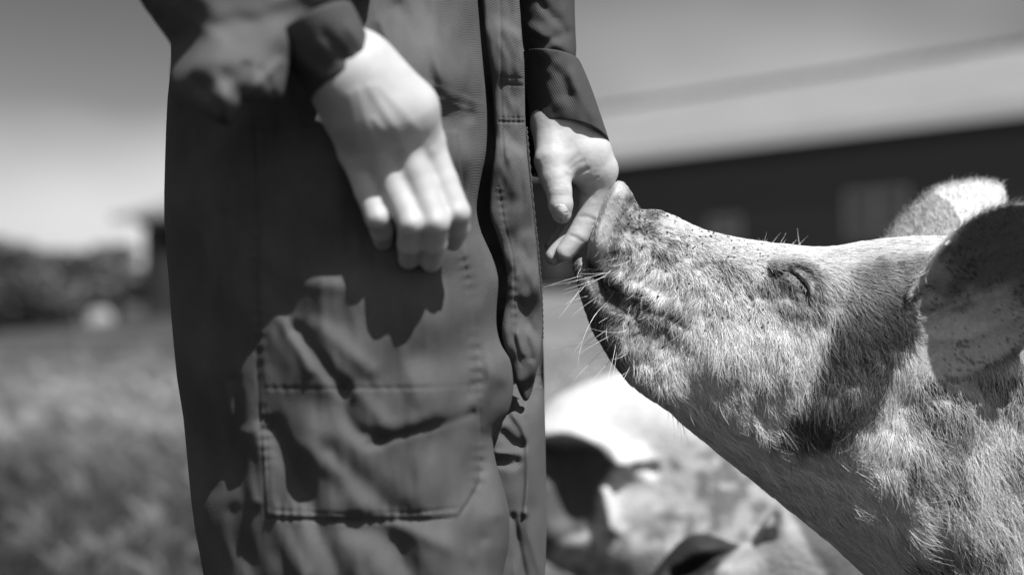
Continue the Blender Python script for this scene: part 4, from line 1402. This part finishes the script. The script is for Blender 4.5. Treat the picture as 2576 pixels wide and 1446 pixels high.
cre = [(p_, w_ * 1.35, a_ * .62) for p_, w_, a_ in [([(1380, 474), (1400, 470), (1425, 474)], 2.6, -.7), ([(1379, 482), (1402, 480), (1428, 482)], 2.6, -.7), ([(1382, 490), (1404, 489), (1428, 491)], 2.6, -.6), ([(1384, 465), (1404, 462), (1424, 465)], 2.5, -.4),
       ([(1427, 440), (1445, 443), (1462, 434), (1478, 426)], 4.5, -2.0), ([(1430, 415), (1445, 398), (1455, 390)], 5, -1.2), ([(1436, 425), (1452, 412), (1470, 405)], 3.5, -.8),
       ([(1462, 484), (1474, 490), (1492, 476)], 4, -1.4), ([(1462, 545), (1478, 545), (1496, 552)], 3.6, -1.4), ([(1436, 592), (1450, 598), (1464, 606)], 3.6, -1.2), ([(1378, 385), (1388, 376)], 9, 1.2),
       ([(1470, 455), (1488, 452), (1505, 446)], 3, -.7), ([(1405, 330), (1420, 350), (1432, 372)], 9, -.8)]]
V2 = V2 - FW[None, :] * ((0.75 * fsum(x2, y2, cre) + .00010 * fbm(x2 / 7, y2 / 7, 300, 2)) * n2n)[:, None]
h_far = mesh_obj('hand', V2, Q2, M_skin, person)
h_near = mesh_obj('hand', V3, Q3, M_skin, person)
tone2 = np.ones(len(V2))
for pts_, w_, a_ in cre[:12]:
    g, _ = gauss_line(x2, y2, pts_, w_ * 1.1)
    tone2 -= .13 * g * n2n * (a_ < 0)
tone3 = np.ones(len(V3)) * (1 + .05 * fbm(x3 / 40, y3 / 40, 305))
put_attr(h_far, 'tone', tone2 * (1 + .06 * fbm(x2 / 30, y2 / 30, 306)))
put_attr(h_near, 'tone', tone3)

# thumbnail
NV, NF = [], []
nu, nvv = 12, 14
for i in range(nvv):
    for j in range(nu):
        u_, v_ = (j / (nu - 1)) * 2 - 1, i / (nvv - 1)
        wd = 18.5 * (1 - .10 * (1 - v_)) * math.sqrt(max(0.0, 1 - max(0, (v_ - .62) / .42) ** 2 * .85)) * (1 - .25 * max(0, .12 - v_) / .12)
        x = 1411.5 + u_ * wd + (v_ - .5) * 4
        y = 514 + v_ * 38 + 3.5 * u_ * u_ * (1 if v_ < .5 else -1)
        d = 1.1238 + .0058 * u_ * u_ + .0030 * max(0, v_ - .3) ** 2 * 4 
        NV.append(P(x, y, d))
for i in range(nvv - 1):
    for j in range(nu - 1):
        NF.append((i * nu + j, i * nu + j + 1, (i + 1) * nu + j + 1, (i + 1) * nu + j))
nl_ = mesh_obj('thumbnail', np.array(NV), NF, M_nail, person)
so = nl_.modifiers.new('solid', 'SOLIDIFY'); so.thickness = .0009; so.offset = 0

# boots standing on the ground under the trouser legs
def boot(cx_, d, lab=None):
    b0 = P(cx_, 865, d)
    x0_, y0_ = b0[0], b0[1]
    V, Fc = [], []
    rings = [(0.0, .115, .045, .05), (.02, .12, .05, .05), (.06, .115, .048, .045), (.10, .08, .046, .015), (.16, .062, .052, 0), (.26, .06, .058, 0), (.30, .06, .058, 0)]
    n_ = 24
    for z, rx, ry, off in rings:
        for k in range(n_):
            a = math.tau * k / n_
            V.append((x0_ + off + rx * math.cos(a), y0_ + ry * math.sin(a), z + .002))
    for i in range(len(rings) - 1):
        for k in range(n_):
            Fc.append((i * n_ + k, i * n_ + (k + 1) % n_, (i + 1) * n_ + (k + 1) % n_, (i + 1) * n_ + k))
    Fc.append(tuple(range(n_))[::-1])
    Fc.append(tuple(range((len(rings) - 1) * n_, len(rings) * n_)))
    mesh_obj('boot', np.array(V), Fc, M_boot, person)
boot(880, 1.11)
boot(1190, 1.21)

# ================================================================== other pigs, out of focus behind
def soft_pig(name_label, dref, outline, ctrl, xr, yr, zr, ear, tonef, group, legs, featf=None):
    s = dref / F
    X, Y, Z = graded(xr), graded(yr), graded(zr)
    a, b = np.meshgrid(X, Y, indexing='ij')
    f = idw(a, b, [c[:2] for c in ctrl], [[c[2] / 1000, c[3] / 1000, c[4]] for c in ctrl])
    G = inflate(a, b, Z, spline(outline, 3, True), s, f[..., 0], f[..., 1], f[..., 2])
    for eo, (e0, ex_, ey_, ox, oy), w_ in ear:
        ey = e0 + ex_ * (a - ox) + ey_ * (b - oy)
        E = inflate(a, b, Z, spline(eo, 3, True), s, np.full_like(a, w_), np.full_like(a, .01), ey)
        G = smin(G, E, .02)
    for lx, ty, by_, tz in legs:
        c = cone_sdf((a * s)[:, :, None], (b * s)[:, :, None], Z[None, None, :], np.array([lx * s, ty * s, tz]), np.array([lx * s, by_ * s, tz]), .06, .03)
        G = smin(G, c.astype(np.float32), .04)
    V, Qd = surface_nets(G, X, Y, Z)
    V = relax(V * np.array([s, s, 1]), Qd, 3) / np.array([s, s, 1])
    if featf is not None:
        V[:, 2] -= featf(V[:, 0], V[:, 1])
    r = empty('pig', name_label, 'pig', group)
    o = mesh_obj('body', PA(V[:, 0], V[:, 1], V[:, 2]), Qd[:, ::-1], M_pig2, r)
    put_attr(o, 'tone', tonef(V[:, 0], V[:, 1], V[:, 2]))
    return r

M_pig2 = grey_mat('pig_hide', 1.0, rough=.7, var=.12, scale=60, attr='tone', bump=.5, bscale=160, bdist=.004)
def tone_b(x, y, z):
    t = np.full(x.shape, .64)
    dk_ = patch(x, y, [(1330, 1120), (1400, 1118), (1470, 1112), (1530, 1135), (1555, 1170), (1530, 1210), (1508, 1260), (1500, 1310), (1450, 1350), (1380, 1390), (1320, 1400)], 16, 10, 310)
    t = t * (1 - dk_) + .11 * dk_
    mud = sstep(.05, .5, fbm(x / 34, y / 26, 315, 4) + .2) * sstep(1560, 1720, x) * sstep(1090, 1150, y)
    t = t * (1 - .6 * mud)
    low = sstep(1290, 1340, y + .25 * (x - 1500)) * sstep(.0, .5, fbm(x / 28, y / 26, 318, 3) + .35) * (x < 1700)
    t = t * (1 - .4 * low)
    return t
Bout = [(1290, 1200), (1330, 1080), (1380, 1012), (1440, 975), (1520, 945), (1620, 915), (1760, 900), (1900, 920), (2300, 980), (2700, 1080), (2900, 1300), (2850, 1600), (2300, 1720), (1900, 1640), (1700, 1560), (1560, 1500), (1420, 1440), (1320, 1360)]
Bctl = [(1350, 1200, 60, 50, 2.0), (1450, 1020, 90, 70, 2.02), (1550, 1250, 90, 80, 2.0), (1800, 1100, 150, 120, 2.05), (2300, 1300, 200, 180, 2.1), (2800, 1400, 180, 150, 2.1)]
def feat_b(x, y):
    return fsum(x, y, [([(1370, 1092), (1440, 1090), (1510, 1120), (1550, 1160), (1600, 1165)], 30, 30), ([(1400, 1150), (1450, 1200), (1440, 1290)], 50, -30), ([(1520, 1235), (1532, 1290), (1540, 1330)], 15, 22), ([(1600, 1175), (1640, 1180)], 14, -16)])
soft_pig('pale muddy pig with a dark face, out of focus beneath the front pig\'s jaw', 2.0, Bout, Bctl, [(1260, 2000, 9), (2000, 2950, 36)], [(880, 1600, 9), (1600, 1990, 30)], [(1.80, 2.35, .008)],
         [], tone_b, 'pigs in the background', [(1650, 1500, 1950, 2.0), (1700, 1500, 1950, 2.15), (2700, 1500, 1950, 2.0), (2750, 1500, 1950, 2.2)], feat_b)
def tone_c(x, y, z):
    t = np.full(x.shape, .36)
    dk_ = patch(x, y, [(1560, 1446), (1650, 1380), (1740, 1338), (1800, 1345), (1860, 1368), (1840, 1400), (1780, 1446), (1700, 1520), (1560, 1560)], 9, 6, 330)
    t = t * (1 - dk_) + .03 * dk_
    d2 = patch(x, y, [(2010, 1250), (2100, 1300), (2300, 1420), (2500, 1600), (2200, 1700), (2080, 1446), (2030, 1360), (1990, 1290)], 12, 6, 332)
    t = t * (1 - d2) + .10 * d2
    return t
Cout = [(1560, 1520), (1640, 1440), (1690, 1380), (1740, 1340), (1800, 1345), (1850, 1366), (1890, 1352), (1920, 1310), (1945, 1278), (1975, 1262), (2010, 1270), (2080, 1300), (2300, 1350), (2700, 1420), (2900, 1600), (2800, 1900), (2200, 1950), (1800, 1850), (1600, 1700)]
Cctl = [(1700, 1450, 40, 25, 1.60), (1850, 1420, 60, 40, 1.60), (2000, 1350, 70, 45, 1.60), (2200, 1600, 130, 100, 1.65), (2700, 1700, 150, 120, 1.65)]
def feat_c(x, y):
    return fsum(x, y, [([(1700, 1446), (1780, 1410), (1860, 1385), (1930, 1350)], 16, -22), ([(1950, 1300), (1930, 1350), (1900, 1375)], 12, -10)])
soft_pig('grey backed pig with a black ear, low at the bottom edge under the front pig', 1.6, Cout, Cctl, [(1540, 2200, 8), (2200, 2950, 34)], [(1230, 1560, 8), (1560, 2260, 30)], [(1.48, 1.84, .007)],
         [], tone_c, 'pigs in the background', [(1900, 1800, 2230, 1.6), (1960, 1800, 2230, 1.7), (2700, 1750, 2230, 1.6), (2760, 1750, 2230, 1.72)], feat_c)
